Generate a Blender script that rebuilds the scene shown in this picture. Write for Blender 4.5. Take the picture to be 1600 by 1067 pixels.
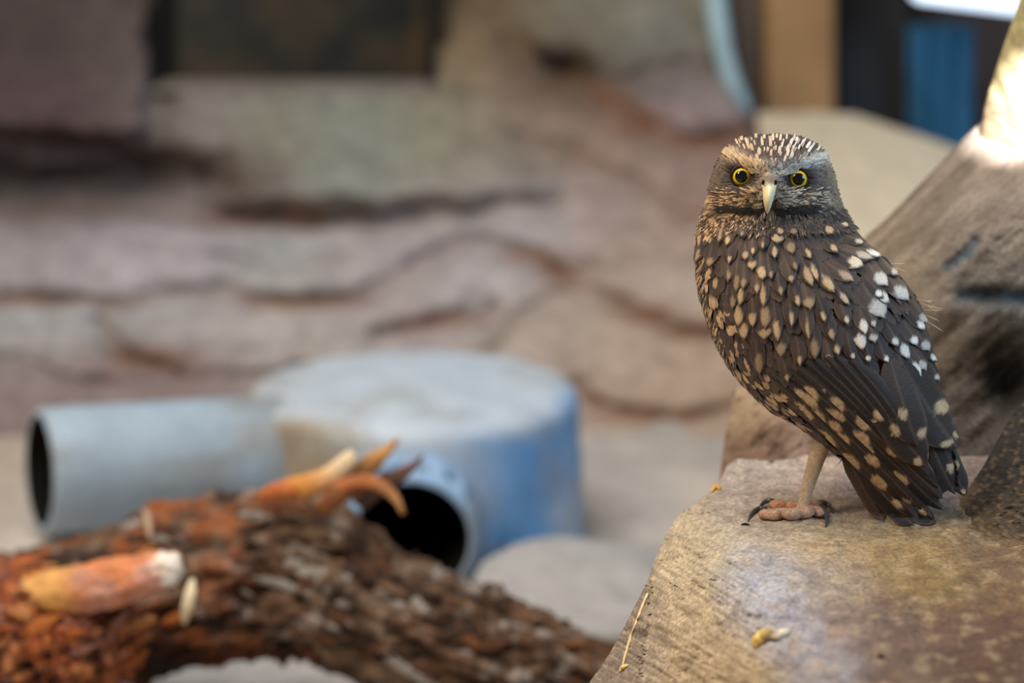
import bpy, bmesh, math, random
import numpy as np
from mathutils import Vector, noise
from mathutils.bvhtree import BVHTree

for o in list(bpy.data.objects): bpy.data.objects.remove(o)
S = bpy.context.scene
COL = S.collection
random.seed(7); RNG = np.random.default_rng(7)

# ------------------------------------------------------------------ camera
CAM_Z = 0.78; PITCH = math.radians(13.0); FPX = 1600/36.0*85
FW = Vector((0, math.cos(PITCH), -math.sin(PITCH))); UP = Vector((0, math.sin(PITCH), math.cos(PITCH)))
C0 = Vector((0, 0, CAM_Z))
cd = bpy.data.cameras.new('camera'); cam = bpy.data.objects.new('camera', cd); COL.objects.link(cam)
cam.location = C0; cam.rotation_euler = (math.radians(90)-PITCH, 0, 0)
cd.lens = 85; cd.sensor_width = 36; cd.clip_start = 0.05
cd.dof.use_dof = True; cd.dof.focus_distance = 1.375; cd.dof.aperture_fstop = 4.3; cd.dof.aperture_blades = 0
S.camera = cam

# ------------------------------------------------------------------ light
w = bpy.data.worlds.new('World'); S.world = w; w.use_nodes = True
bg = w.node_tree.nodes['Background']; bg.inputs[0].default_value = (0.92, 0.95, 1.0, 1); bg.inputs[1].default_value = 0.21
def area(name, loc, target, size, power, color, sy=None):
    l = bpy.data.lights.new(name, 'AREA'); l.energy = power; l.color = color; l.size = size
    if sy: l.shape = 'RECTANGLE'; l.size_y = sy
    o = bpy.data.objects.new(name, l); COL.objects.link(o); o.location = loc
    o.rotation_euler = (Vector(target)-Vector(loc)).to_track_quat('-Z', 'Y').to_euler()
    return o
area('skylight', (-0.6, 1.5, 2.75), (0.05, 1.75, 0.25), 1.5, 58, (1.0, 0.95, 0.88))
area('warm_ceiling_lamp', (-1.5, 0.5, 2.2), (0.2, 1.45, 0.4), 0.7, 33, (1.0, 0.82, 0.60))
area('side_window', (1.9, 0.5, 1.3), (0.1, 1.9, 0.2), 0.9, 29, (0.40, 0.68, 1.0), 1.1)
sp = bpy.data.lights.new('added_glare_spot', 'SPOT'); sp.energy = 9000; sp.spot_size = math.radians(1.9); sp.spot_blend = 0.6; sp.shadow_soft_size = 0.02  # added spot; its white patch stands for a reflection in glass
spo = bpy.data.objects.new('added_glare_spot', sp); COL.objects.link(spo); SPOT = spo
S.view_settings.view_transform = 'Standard'; S.view_settings.look = 'None'
S.view_settings.exposure = 0.12; S.view_settings.gamma = 1.0; S.view_settings.use_curve_mapping = False

# ------------------------------------------------------------------ helpers
def P(px, py, d):
    return C0 + Vector((1, 0, 0))*((px-800)/FPX*d) + UP*(-(py-533.5)/FPX*d) + FW*d
def ray(px, py): return (P(px, py, 1.0)-C0).normalized()
def lin(c):
    return tuple(((v/255)/12.92 if v/255 <= 0.04045 else ((v/255+0.055)/1.055)**2.4) for v in c)
def mixc(a, b, t): return tuple(a[i]*(1-t)+b[i]*t for i in range(3))
def sstep(a, b, x):
    t = min(1, max(0, (x-a)/(b-a))); return t*t*(3-2*t)
def fbm(v, o=4): return noise.fractal(v, 1.0, 2.0, o, noise_basis='PERLIN_ORIGINAL')
def crom(pts, n):
    """Catmull-Rom resample of a list of tuples to n points"""
    A = np.array(pts, float); m = len(A); out = []
    for k in range(n):
        u = k/(n-1)*(m-1); i = min(int(u), m-2); t = u-i
        p0, p1, p2, p3 = A[max(i-1, 0)], A[i], A[i+1], A[min(i+2, m-1)]
        out.append(0.5*((2*p1)+(-p0+p2)*t+(2*p0-5*p1+4*p2-p3)*t*t+(-p0+3*p1-3*p2+p3)*t**3))
    return np.array(out)
def mesh_obj(name, verts, faces, mat, parent=None, cols=None, smooth=True, uvs=None, origin=None, mats=None, mati=None):
    org = Vector(origin) if origin is not None else Vector((0, 0, 0))
    if parent is not None: org = WORG.get(parent.name, Vector((0, 0, 0)))
    me = bpy.data.meshes.new(name)
    me.from_pydata([tuple(Vector(v)-org) for v in verts], [], faces)
    me.polygons.foreach_set('use_smooth', [smooth]*len(me.polygons))
    if cols is not None:
        at = me.color_attributes.new('Col', 'FLOAT_COLOR', 'POINT')
        a = np.ones((len(verts), 4), np.float32); a[:, :3] = np.array(cols, np.float32)[:, :3]
        at.data.foreach_set('color', a.ravel())
    if uvs is not None:
        ul = me.uv_layers.new(name='UVMap'); li = np.zeros(len(me.loops), np.int32)
        me.loops.foreach_get('vertex_index', li)
        ul.data.foreach_set('uv', np.array(uvs, np.float32)[li].ravel())
    for m in (mats or [mat]): me.materials.append(m)
    if mati is not None: me.polygons.foreach_set('material_index', mati)
    me.update()
    o = bpy.data.objects.new(name, me); COL.objects.link(o)
    if parent is not None: o.parent = parent
    else:
        o.location = org
    WORG[o.name] = org
    return o
WORG = {}
def empty(name, loc):
    o = bpy.data.objects.new(name, None); COL.objects.link(o); o.location = loc; o.empty_display_size = 0.02
    WORG[o.name] = Vector(loc); return o
def tag(o, label, cat, group=None):
    o['label'] = label; o['category'] = cat
    if group: o['group'] = group
    return o
def struct(o, label=None):
    o['kind'] = 'structure'
    if label: o['label'] = label
    return o
def grid_faces(nr, nc, wrap=False, off=0, flip=False):
    f = []
    for r in range(nr-1):
        for c in range(nc if wrap else nc-1):
            a = off+r*nc+c; b = off+r*nc+(c+1) % nc
            q = (a, b, b+nc, a+nc)
            f.append(q[::-1] if flip else q)
    return f
def fix_normals(o):
    bm = bmesh.new(); bm.from_mesh(o.data); bmesh.ops.recalc_face_normals(bm, faces=bm.faces[:]); bm.to_mesh(o.data); bm.free()
    return o

# ------------------------------------------------------------------ materials
def nodes(name):
    m = bpy.data.materials.new(name); m.use_nodes = True; nt = m.node_tree
    return m, nt, nt.nodes['Principled BSDF'], nt.nodes.new, nt.links.new
def mat_plain(name, col, rough=0.6, spec=0.4, bump=0, bscale=200, var=0.25, vscale=30, coat=0, metal=0, emit=None, estr=0):
    m, nt, b, N, L = nodes(name)
    tc = N('ShaderNodeTexCoord'); no = N('ShaderNodeTexNoise'); no.inputs['Scale'].default_value = vscale; no.inputs['Detail'].default_value = 6
    L(tc.outputs['Object'], no.inputs['Vector'])
    rp = N('ShaderNodeValToRGB'); c = lin(col)
    rp.color_ramp.elements[0].position = 0.3; rp.color_ramp.elements[1].position = 0.7
    rp.color_ramp.elements[0].color = tuple(x*(1-var) for x in c)+(1,); rp.color_ramp.elements[1].color = tuple(min(1, x*(1+var)) for x in c)+(1,)
    L(no.outputs['Fac'], rp.inputs[0]); L(rp.outputs[0], b.inputs['Base Color'])
    b.inputs['Roughness'].default_value = rough; b.inputs['Specular IOR Level'].default_value = spec
    b.inputs['Coat Weight'].default_value = coat; b.inputs['Metallic'].default_value = metal; b.inputs['Coat Roughness'].default_value = 0.03
    if bump:
        n2 = N('ShaderNodeTexNoise'); n2.inputs['Scale'].default_value = bscale; n2.inputs['Detail'].default_value = 5; L(tc.outputs['Object'], n2.inputs['Vector'])
        bp = N('ShaderNodeBump'); bp.inputs['Strength'].default_value = bump; bp.inputs['Distance'].default_value = 0.004
        L(n2.outputs['Fac'], bp.inputs['Height']); L(bp.outputs[0], b.inputs['Normal'])
    if emit:
        b.inputs['Emission Color'].default_value = lin(emit)+(1,); b.inputs['Emission Strength'].default_value = estr
    return m
def mat_vcol(name, rough=0.75, spec=0.3, sp_scale=120, sp_amt=0.35, sp2=900, sp2_amt=0.3, bump=0.4, bscale=250, bdist=0.003, stretch=None, sheen=0, coat=0):
    """vertex colour 'Col' with two octaves of speckle and a bump"""
    m, nt, b, N, L = nodes(name)
    at = N('ShaderNodeAttribute'); at.attribute_name = 'Col'
    tc = N('ShaderNodeTexCoord'); mp = N('ShaderNodeMapping'); L(tc.outputs['Object'], mp.inputs[0])
    if stretch: mp.inputs['Rotation'].default_value = stretch[0]; mp.inputs['Scale'].default_value = stretch[1]
    last = at.outputs['Color']
    for sc, am in ((sp_scale, sp_amt), (sp2, sp2_amt)):
        no = N('ShaderNodeTexNoise'); no.inputs['Scale'].default_value = sc; no.inputs['Detail'].default_value = 5; no.inputs['Roughness'].default_value = 0.65
        L(mp.outputs[0], no.inputs['Vector'])
        mr = N('ShaderNodeMapRange'); mr.inputs['From Min'].default_value = 0.32; mr.inputs['From Max'].default_value = 0.68
        mr.inputs['To Min'].default_value = 1-am; mr.inputs['To Max'].default_value = 1+am
        L(no.outputs['Fac'], mr.inputs['Value'])
        mx = N('ShaderNodeMix'); mx.data_type = 'RGBA'; mx.blend_type = 'MULTIPLY'; mx.inputs['Factor'].default_value = 1
        L(last, mx.inputs['A']); L(mr.outputs[0], mx.inputs['B']); last = mx.outputs['Result']
    L(last, b.inputs['Base Color'])
    b.inputs['Roughness'].default_value = rough; b.inputs['Specular IOR Level'].default_value = spec
    b.inputs['Sheen Weight'].default_value = sheen; b.inputs['Coat Weight'].default_value = coat; b.inputs['Coat Roughness'].default_value = 0.35
    if bump:
        n2 = N('ShaderNodeTexNoise'); n2.inputs['Scale'].default_value = bscale; n2.inputs['Detail'].default_value = 8; n2.inputs['Roughness'].default_value = 0.65
        L(mp.outputs[0], n2.inputs['Vector'])
        bp = N('ShaderNodeBump'); bp.inputs['Strength'].default_value = bump; bp.inputs['Distance'].default_value = bdist
        L(n2.outputs['Fac'], bp.inputs['Height']); L(bp.outputs[0], b.inputs['Normal'])
    return m
def mat_feather(name):
    m, nt, b, N, L = nodes(name)
    at = N('ShaderNodeAttribute'); at.attribute_name = 'Col'
    uv = N('ShaderNodeUVMap'); mp = N('ShaderNodeMapping'); mp.inputs['Rotation'].default_value = (0, 0, 0.5); L(uv.outputs[0], mp.inputs[0])
    mp.inputs['Scale'].default_value = (4, 60, 1)
    no = N('ShaderNodeTexNoise'); no.inputs['Scale'].default_value = 1.0; no.inputs['Detail'].default_value = 3; L(mp.outputs[0], no.inputs['Vector'])
    mr = N('ShaderNodeMapRange'); mr.inputs['From Min'].default_value = 0.3; mr.inputs['From Max'].default_value = 0.7; mr.inputs['To Min'].default_value = 0.72; mr.inputs['To Max'].default_value = 1.28
    L(no.outputs['Fac'], mr.inputs['Value'])
    mx = N('ShaderNodeMix'); mx.data_type = 'RGBA'; mx.blend_type = 'MULTIPLY'; mx.inputs['Factor'].default_value = 1
    L(at.outputs['Color'], mx.inputs['A']); L(mr.outputs[0], mx.inputs['B']); L(mx.outputs['Result'], b.inputs['Base Color'])
    b.inputs['Roughness'].default_value = 0.62; b.inputs['Specular IOR Level'].default_value = 0.3; b.inputs['Sheen Weight'].default_value = 0.08
    bp = N('ShaderNodeBump'); bp.inputs['Strength'].default_value = 0.25; bp.inputs['Distance'].default_value = 0.0006
    L(no.outputs['Fac'], bp.inputs['Height']); L(bp.outputs[0], b.inputs['Normal'])
    return m

# ------------------------------------------------------------------ regional colours by scattered samples
def colour_field(samples, sig):
    A = np.array([[s[0], s[1]] for s in samples], float); Cc = np.array([lin(s[2]) for s in samples])
    def f(x, y):
        d2 = (A[:, 0]-x)**2+((A[:, 1]-y)*1.3)**2
        wt = np.exp(-d2/(2*sig*sig))+1e-9/(1+d2)
        return (wt[:, None]*Cc).sum(0)/wt.sum()
    return f
def seg_dist(x, y, pl):
    best = 1e9
    for i in range(len(pl)-1):
        ax, ay = pl[i][:2]; bx, by = pl[i+1][:2]
        t = ((x-ax)*(bx-ax)+(y-ay)*(by-ay))/((bx-ax)**2+(by-ay)**2+1e-9); t = min(1, max(0, t))
        best = min(best, math.hypot(x-ax-t*(bx-ax), y-ay-t*(by-ay)))
    return best
def depth_field(ctrl):
    """thin-plate interpolation of depth control points (px, py, depth)"""
    A = np.array(ctrl, float); X = A[:, :2]/300.0; n = len(A)
    r2 = ((X[:, None]-X[None])**2).sum(-1); K = 0.5*r2*np.log(r2+1e-12)
    Pm = np.hstack([np.ones((n, 1)), X]); M = np.zeros((n+3, n+3)); M[:n, :n] = K+np.eye(n)*1e-4; M[:n, n:] = Pm; M[n:, :n] = Pm.T
    sol = np.linalg.solve(M, np.concatenate([A[:, 2], np.zeros(3)]))
    def f(x, y):
        x /= 300.0; y /= 300.0; r = (X[:, 0]-x)**2+(X[:, 1]-y)**2
        return float((sol[:n]*0.5*r*np.log(r+1e-12)).sum()+sol[n]+sol[n+1]*x+sol[n+2]*y)
    return f

# ================================================================== SETTING
# ---- floor: uneven poured concrete
def build_floor():
    nx, ny = 120, 120; V = []; Cc = []
    cf = [lin((194, 188, 184)), lin((176, 172, 170)), lin((172, 152, 124))]
    for j in range(ny):
        for i in range(nx):
            x = -2.4+4.8*i/(nx-1); y = 0.2+4.2*j/(ny-1)
            z = 0.012*fbm(Vector((x*2.2, y*2.2, 3)))+0.006*fbm(Vector((x*9, y*9, 1)))
            z += 0.042*math.exp(-((x+0.46)/0.16)**2-((y-2.36)/0.16)**2)
            V.append((x, y, z-0.012))
            t = sstep(-0.3, 0.4, fbm(Vector((x*3, y*3, 9)))); c = mixc(cf[0], cf[1], t)
            c = mixc(c, cf[2], sstep(-0.35, -0.75, x)*0.8)
            Cc.append(c)
    o = mesh_obj('floor', V, grid_faces(ny, nx), mat_vcol('floor_concrete', 0.8, 0.2, 30, 0.15, 300, 0.15, 0.3, 120), cols=Cc)
    struct(o, 'uneven grey and sandy concrete ground of the enclosure')
build_floor()

# ---- back wall: sculpted strata
CREASES = [
 (14, 0.9, [(-300, 480), (0, 472), (100, 465), (170, 472), (250, 456), (350, 455), (400, 472), (470, 468), (560, 466), (600, 440), (660, 402), (720, 382), (770, 372), (830, 400), (890, 440), (940, 460), (990, 480), (1050, 510), (1110, 524), (1300, 540)]),
 (13, 0.9, [(590, 522), (650, 507), (720, 490), (775, 482)]),
 (11, 0.7, [(770, 545), (820, 490), (870, 462), (930, 455)]),
 (16, 0.9, [(-300, 340), (0, 332), (200, 328), (380, 340), (480, 348), (560, 336), (640, 328), (740, 325), (800, 310), (870, 318)]),
 (18, 1.0, [(790, 60), (830, 90), (900, 120), (960, 165), (1010, 200), (1060, 218), (1130, 216), (1250, 230)]),
 (10, 0.5, [(800, 215), (850, 225), (930, 250), (1000, 290), (1050, 330), (1130, 350)]),
 (15, 0.9, [(155, 505), (200, 552), (270, 585), (350, 592), (460, 580)]),
 (13, 0.9, [(905, 600), (940, 628), (970, 642), (1020, 656), (1080, 650), (1140, 638), (1250, 640)]),
 (12, 0.4, [(-200, 540), (0, 560), (100, 590), (200, 610), (360, 600)]),
 (9, 0.4, [(960, 130), (1040, 105), (1120, 98)]),
 (9, 0.3, [(220, 380), (330, 400), (420, 420), (520, 400)]),
 (9, 0.3, [(900, 420), (1000, 415), (1110, 400)]),
 (12, 0.5, [(-100, 210), (60, 215), (170, 230), (240, 260)]),
]
BROWN = [(480, 470, 100, 12), (440, 345, 110, 16), (830, 405, 60, 20), (870, 430, 40, 22), (1010, 490, 60, 22), (1080, 518, 60, 14), (690, 500, 80, 14), (1000, 195, 55, 26), (945, 155, 30, 22), (1080, 220, 60, 12),
         (230, 560, 90, 24), (1010, 650, 80, 12), (60, 470, 90, 10), (480, 325, 50, 14), (180, 470, 60, 8), (930, 620, 24, 14)]
WALLC = [(60, 60, (76, 62, 59)), (190, 60, (90, 76, 71)), (60, 170, (85, 66, 65)), (190, 190, (93, 76, 73)), (60, 280, (66, 57, 52)), (200, 285, (75, 65, 59)), (330, 290, (90, 77, 70)), (300, 180, (136, 126, 117)), (420, 200, (135, 127, 111)), (560, 180, (133, 129, 115)), (700, 180, (135, 127, 108)), (520, 270, (136, 133, 120)), (700, 270, (140, 132, 115)), (390, 290, (106, 88, 75)), (820, 250, (144, 126, 109)), (730, 90, (135, 111, 82)), (770, 30, (108, 88, 66)), (820, 170, (153, 124, 108)), (880, 110, (79, 63, 45)), (900, 40, (126, 117, 100)), (1040, 50, (135, 127, 111)), (1040, 105, (90, 82, 75)), (1080, 165, (154, 133, 129)), (960, 230, (145, 118, 100)), (1100, 260, (153, 126, 117)), (60, 390, (160, 146, 144)), (220, 390, (176, 163, 162)), (300, 370, (170, 158, 158)), (430, 390, (170, 164, 158)), (560, 400, (170, 156, 152)), (700, 350, (170, 154, 148)), (820, 345, (174, 164, 160)), (960, 330, (165, 144, 136)), (1060, 330, (165, 140, 129)), (1080, 420, (190, 172, 160)), (960, 400, (178, 158, 148)), (760, 420, (184, 174, 172)), (640, 460, (174, 158, 152)), (60, 510, (168, 162, 158)), (230, 500, (178, 172, 168)), (320, 520, (176, 164, 158)), (450, 510, (180, 166, 156)), (850, 520, (184, 168, 156)), (960, 540, (188, 166, 150)), (1060, 580, (186, 162, 146)), (60, 600, (142, 122, 116)), (250, 610, (150, 130, 126)), (250, 555, (130, 108, 100)), (900, 560, (178, 160, 148)), (1020, 620, (184, 160, 142)), (1100, 700, (180, 158, 140)), (1180, 100, (126, 115, 108)), (1300, 300, (144, 126, 108)), (-200, 300, (108, 90, 86)), (-200, 500, (160, 150, 148)), (500, 60, (108, 99, 90)), (500, -150, (108, 97, 90))]  # dark samples below the left pillar hold the hollow's painted shade
def build_wall():
    x0, x1, y0, y1 = -500, 1560, -330, 690; nx, ny = 360, 220
    cf = colour_field(WALLC, 55); V = []; Cc = []; dirt = lin((122, 84, 58))
    for j in range(ny):
        py = y0+(y1-y0)*j/(ny-1)
        for i in range(nx):
            px = x0+(x1-x0)*i/(nx-1)
            wx = px+14*fbm(Vector((px/90, py/90, 5)))
            wy = py+9*fbm(Vector((px/80, py/80, 15)))
            d = 3.06+0.00075*(640-py)
            cr = 0.0; st = 0.0; lob = 60
            for wd, s, pl in CREASES:
                dd = seg_dist(wx, wy, pl)
                lob = min(lob, dd)
                cr = max(cr, s*math.exp(-(dd/(wd*1.0))**2))
            d -= 0.024*math.sqrt(min(1, lob/60.0))
            d += 0.020*cr
            for bx, by, rx, ry in BROWN:
                st = max(st, math.exp(-(((wx-bx)/rx)**2+((wy-by)/ry)**2)**1.3))
            # ledge under the window stands forward, hollow below the left pillar goes back
            d -= 0.06*sstep(230, 300, wx)*sstep(900, 760, wx)*sstep(130, 150, py)*sstep(345, 300, wy)
            d += 0.10*sstep(400, 300, wx)*math.exp(-((wy-290)/42)**2)
            d -= 0.07*sstep(260, 215, wx)*sstep(235, 190, wy)
            d += 0.07*math.exp(-(((wx-880)/55)**2+((wy-108)/26)**2))
            d -= 0.012*fbm(Vector((px/120, py/60, 2)))+0.004*fbm(Vector((px/25, py/25, 8)))
            inside = sstep(232, 250, px)*sstep(680, 662, px)*sstep(142, 130, py)     # window recess
            d += 0.16*inside
            d += 0.9*sstep(1110, 1190, px-0.55*max(0, py-100))*sstep(420, 190, py)
            V.append(P(px, py, d))
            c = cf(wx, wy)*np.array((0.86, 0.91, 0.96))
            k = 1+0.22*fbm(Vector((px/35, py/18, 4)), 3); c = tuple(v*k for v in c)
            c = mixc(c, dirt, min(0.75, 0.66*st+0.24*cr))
            Cc.append(c)
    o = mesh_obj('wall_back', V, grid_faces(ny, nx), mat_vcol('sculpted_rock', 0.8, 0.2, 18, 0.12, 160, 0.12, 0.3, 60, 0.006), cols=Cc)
    struct(o, 'sculpted pinkish grey artificial rock wall with wavy brown creases')
    return o
wall = build_wall()
def px_box(name, x0, y0, x1, y1, d0, d1, mat, parent=None, bev=0.004, skew=0):
    """box with its front face on the rectangle (x0,y0)-(x1,y1) at depth d0, going back to d1"""
    a, b, c, e = P(x0, y1, d0), P(x1, y1+skew, d0), P(x1, y0+skew, d0), P(x0, y0, d0)
    back = Vector((0, d1-d0, 0)); V = [a, b, c, e]+[q+back for q in (a, b, c, e)]
    F = [(0, 1, 2, 3), (5, 4, 7, 6), (4, 0, 3, 7), (1, 5, 6, 2), (3, 2, 6, 7), (4, 5, 1, 0)]
    o = mesh_obj(name, V, F, mat, parent, smooth=False)
    if bev:
        m = o.modifiers.new('bevel', 'BEVEL'); m.width = bev; m.segments = 3
    return o
m_dark = mat_plain('dark_recess', (40, 38, 34), 0.9, 0.1, var=0.3, vscale=4)
m_frame = mat_plain('window_stone', (120, 112, 104), 0.8, 0.2, 0.3, 80)
m_pane, nt, b, N, L = nodes('dark_pane')
tc = N('ShaderNodeTexCoord'); no = N('ShaderNodeTexNoise'); no.inputs['Scale'].default_value = 9; L(tc.outputs['Object'], no.inputs['Vector'])
rp = N('ShaderNodeValToRGB'); rp.color_ramp.elements[0].color = lin((26, 26, 25))+(1,); rp.color_ramp.elements[1].color = lin((64, 52, 34))+(1,); rp.color_ramp.elements[0].position = .35; rp.color_ramp.elements[1].position = .7
L(no.outputs['Fac'], rp.inputs[0]); L(rp.outputs[0], b.inputs['Base Color']); b.inputs['Roughness'].default_value = 0.25; b.inputs['Specular IOR Level'].default_value = 0.25
win = empty('window_1', P(455, 128, 3.45)); struct(win, 'dark glazed viewing window sunk into the rock wall')
px_box('window_pane', 200, -260, 700, 150, 3.47, 3.49, m_pane, win, 0)
for a in ((240, -300, 247, 136), (664, -300, 671, 136)): px_box('window_frame', *a, 3.40, 3.48, m_dark, win)
sill = px_box('window_sill', 238, 137, 678, 146, 3.36, 3.47, m_frame, win, 0.006)

# ---- far right corner: back partition, doorway, post, blue sheet, lamp
m_part = mat_plain('partition', (58, 52, 50), 0.8, 0.2, var=0.25, vscale=3)
struct(px_box('wall_right', 1120, -340, 2000, 420, 4.05, 4.1, m_part, None, 0), 'dark partition wall beyond the rock shelf')
m_grey = mat_plain('taupe_panel', (132, 120, 112), 0.7, 0.2, var=0.15, vscale=5)
tag(px_box('grey_panel', 1128, -320, 1206, 452, 3.78, 3.82, m_grey), 'plain taupe grey board standing behind the tan post', 'board')
m_post = mat_plain('tan_timber', (158, 120, 78), 0.6, 0.3, 0.3, 60, 0.25, 6)
tag(px_box('timber_post', 1196, -320, 1306, 476, 3.66, 3.77, m_post, None, 0.012), 'square tan timber post beside the dark doorway', 'post')
struct(px_box('door_1', 1308, -320, 1420, 421, 3.9, 3.95, mat_plain('dark_door', (44, 41, 42), 0.6, 0.3, vscale=3), None, 0.004), 'dark door leaf next to the blue sheet')
m_blue = mat_plain('blue_sheet', (40, 98, 134), 0.6, 0.3, var=0.35, vscale=4)
def blue_sheet():
    V = []; nx, ny = 24, 20
    for j in range(ny):
        for i in range(nx):
            px = 1418+100*i/(nx-1); py = 40+250*j/(ny-1)
            V.append(P(px, py, 3.82+0.012*math.sin(i*0.9)+0.01*fbm(Vector((i*.3, j*.2, 0)))))
    o = mesh_obj('blue_sheet', V, grid_faces(ny, nx), m_blue); md = o.modifiers.new('thick', 'SOLIDIFY'); md.thickness = 0.006
    tag(o, 'creased blue plastic sheet hanging against the dark partition', 'sheet')
blue_sheet()
lamp = empty('strip_lamp', P(1510, 0, 3.6)); tag(lamp, 'bright white strip lamp mounted above the blue sheet', 'lamp')
px_box('lamp_housing', 1425, -70, 1640, -28, 3.6, 3.68, m_grey, lamp, 0.004, 26)
px_box('lamp_tube', 1430, -28, 1635, 2, 3.61, 3.66, mat_plain('lamp_glow', (235, 242, 255), 0.5, emit=(205, 228, 255), estr=1.6), lamp, 0.008, 26)
def sweep(name, path, mat, parent=None, seg=16, n=40, col=None, cap=True):
    """tube along (px,py,depth,radius_px) control points"""
    A = crom(path, n); C = [P(a[0], a[1], a[2]) for a in A]; V = []
    for k in range(n):
        t = (C[min(k+1, n-1)]-C[max(k-1, 0)]).normalized(); u = t.cross(FW).normalized(); v = t.cross(u).normalized()
        r = A[k][3]/FPX*A[k][2]
        for s in range(seg):
            a = 2*math.pi*s/seg; V.append(C[k]+u*(r*math.cos(a))+v*(r*math.sin(a)))
    F = grid_faces(n, seg, True)
    if cap: F += [tuple(range(seg)), tuple(range((n-1)*seg, n*seg))[::-1]]
    cols = [col]*len(V) if col is not None else None
    return fix_normals(mesh_obj(name, V, F, mat, parent, cols=cols))
tag(sweep('edge_light_tube', [(1112, -90, 3.46, 17), (1118, 0, 3.45, 17), (1124, 50, 3.44, 17), (1133, 95, 3.44, 16), (1146, 135, 3.44, 15), (1164, 172, 3.45, 13)], mat_plain('pale_blue_edge_light', (150, 176, 182), 0.5, 0.3, var=0.1)),  # tube stands in for cool light on the rock edge
    'pale blue tube standing in for cool light along the rock wall edge', 'light stand-in')

def relief(name, left, right, ctrl, mat, colf, nr=120, nc=120, bump=None, skirt_l=0.12, skirt_r=0, skirt_t=0.12, parent=None, to_floor=False, drop_z=0, origin=None):
    """rock face spanned between a left and right outline (px), depth from control points, with rounded hidden flanks"""
    Lp = crom(left, nr); Rp = crom(right, nr); df = depth_field(ctrl); V = []; Cc = []
    ext = [1.0, .8, .6, .42, .27, .15, .06]
    colsS = ([-e for e in ext] if skirt_l else [])+[i/(nc-1) for i in range(nc)]+([1+e for e in ext[::-1]] if skirt_r else [])
    rowsT = ([-e for e in ext] if skirt_t else [])+[j/(nr-1) for j in range(nr)]+([1+e for e in ext[::-1]] if (to_floor or drop_z) else [])
    for t in rowsT:
        tt = min(1, max(0, t)); u = tt*(nr-1); k = min(int(u), nr-2); f = u-k
        l = Lp[k]*(1-f)+Lp[k+1]*f; r = Rp[k]*(1-f)+Rp[k+1]*f
        for s in colsS:
            sc = min(1, max(0, s)); p = l*(1-sc)+r*sc
            d = df(p[0], p[1])
            if bump: d -= bump(p[0], p[1])
            q = P(p[0], p[1], d); e = max(0, -s); er = max(0, s-1); et = max(0, -t)
            rd = (q-C0).normalized(); drop = 0.0; ee = max(e, er, et)
            if ee: q = q+Vector((fbm(q*18), fbm(q*18+Vector((5, 0, 0))), fbm(q*18+Vector((0, 5, 0)))))*(0.014*sstep(0.1, 0.6, ee))
            if e: q = q+rd*(skirt_l*e**0.8)+Vector((e*0.03, 0, -0.02*e)); drop = max(drop, e)
            if er: q = q+rd*(skirt_r*er**0.8)+Vector((-er*0.03, 0, -0.02*er)); drop = max(drop, er)
            if et: q = q+rd*(skirt_t*et**0.8)+Vector((0, 0, -0.10*skirt_t*et)); drop = max(drop, et)
            eb = max(0, t-1)
            if drop_z: q.z -= drop_z*max(sstep(0.2, 1, drop), eb)
            if to_floor: q.z = q.z*(1-max(sstep(0.5, 1, drop), eb))-0.01*eb
            V.append(q)
            c = colf(p[0], p[1]); Cc.append(c)
    return fix_normals(mesh_obj(name, V, grid_faces(len(rowsT), len(colsS)), mat, parent, cols=Cc, origin=origin))

# sandy shelf between post and boulders
cfs = colour_field([(1250, 240, (216, 202, 174)), (1400, 260, (216, 201, 174)), (1300, 330, (206, 190, 162)), (1200, 200, (196, 180, 154))], 60)
sh = relief('rock_shelf', [(1182, 176), (1192, 240), (1215, 310), (1250, 520)], [(1335, 178), (1560, 262), (1600, 350), (1600, 520)],
       [(1165, 178, 3.3), (1335, 178, 3.4), (1560, 262, 3.2), (1300, 330, 2.7), (1160, 350, 2.7), (1600, 350, 2.7), (1140, 520, 2.4), (1600, 520, 2.4)],
       mat_vcol('sandy_rock', 0.85, 0.15, 20, 0.12, 200, 0.1, 0.3, 80), cfs, 50, 50, lambda x, y: 0.02*fbm(Vector((x/60, y/40, 1))), 0.12, 0.12, 0.06, to_floor=True)
tag(sh, 'pale sandy rock shelf sloping behind the owl', 'rock shelf')

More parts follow.
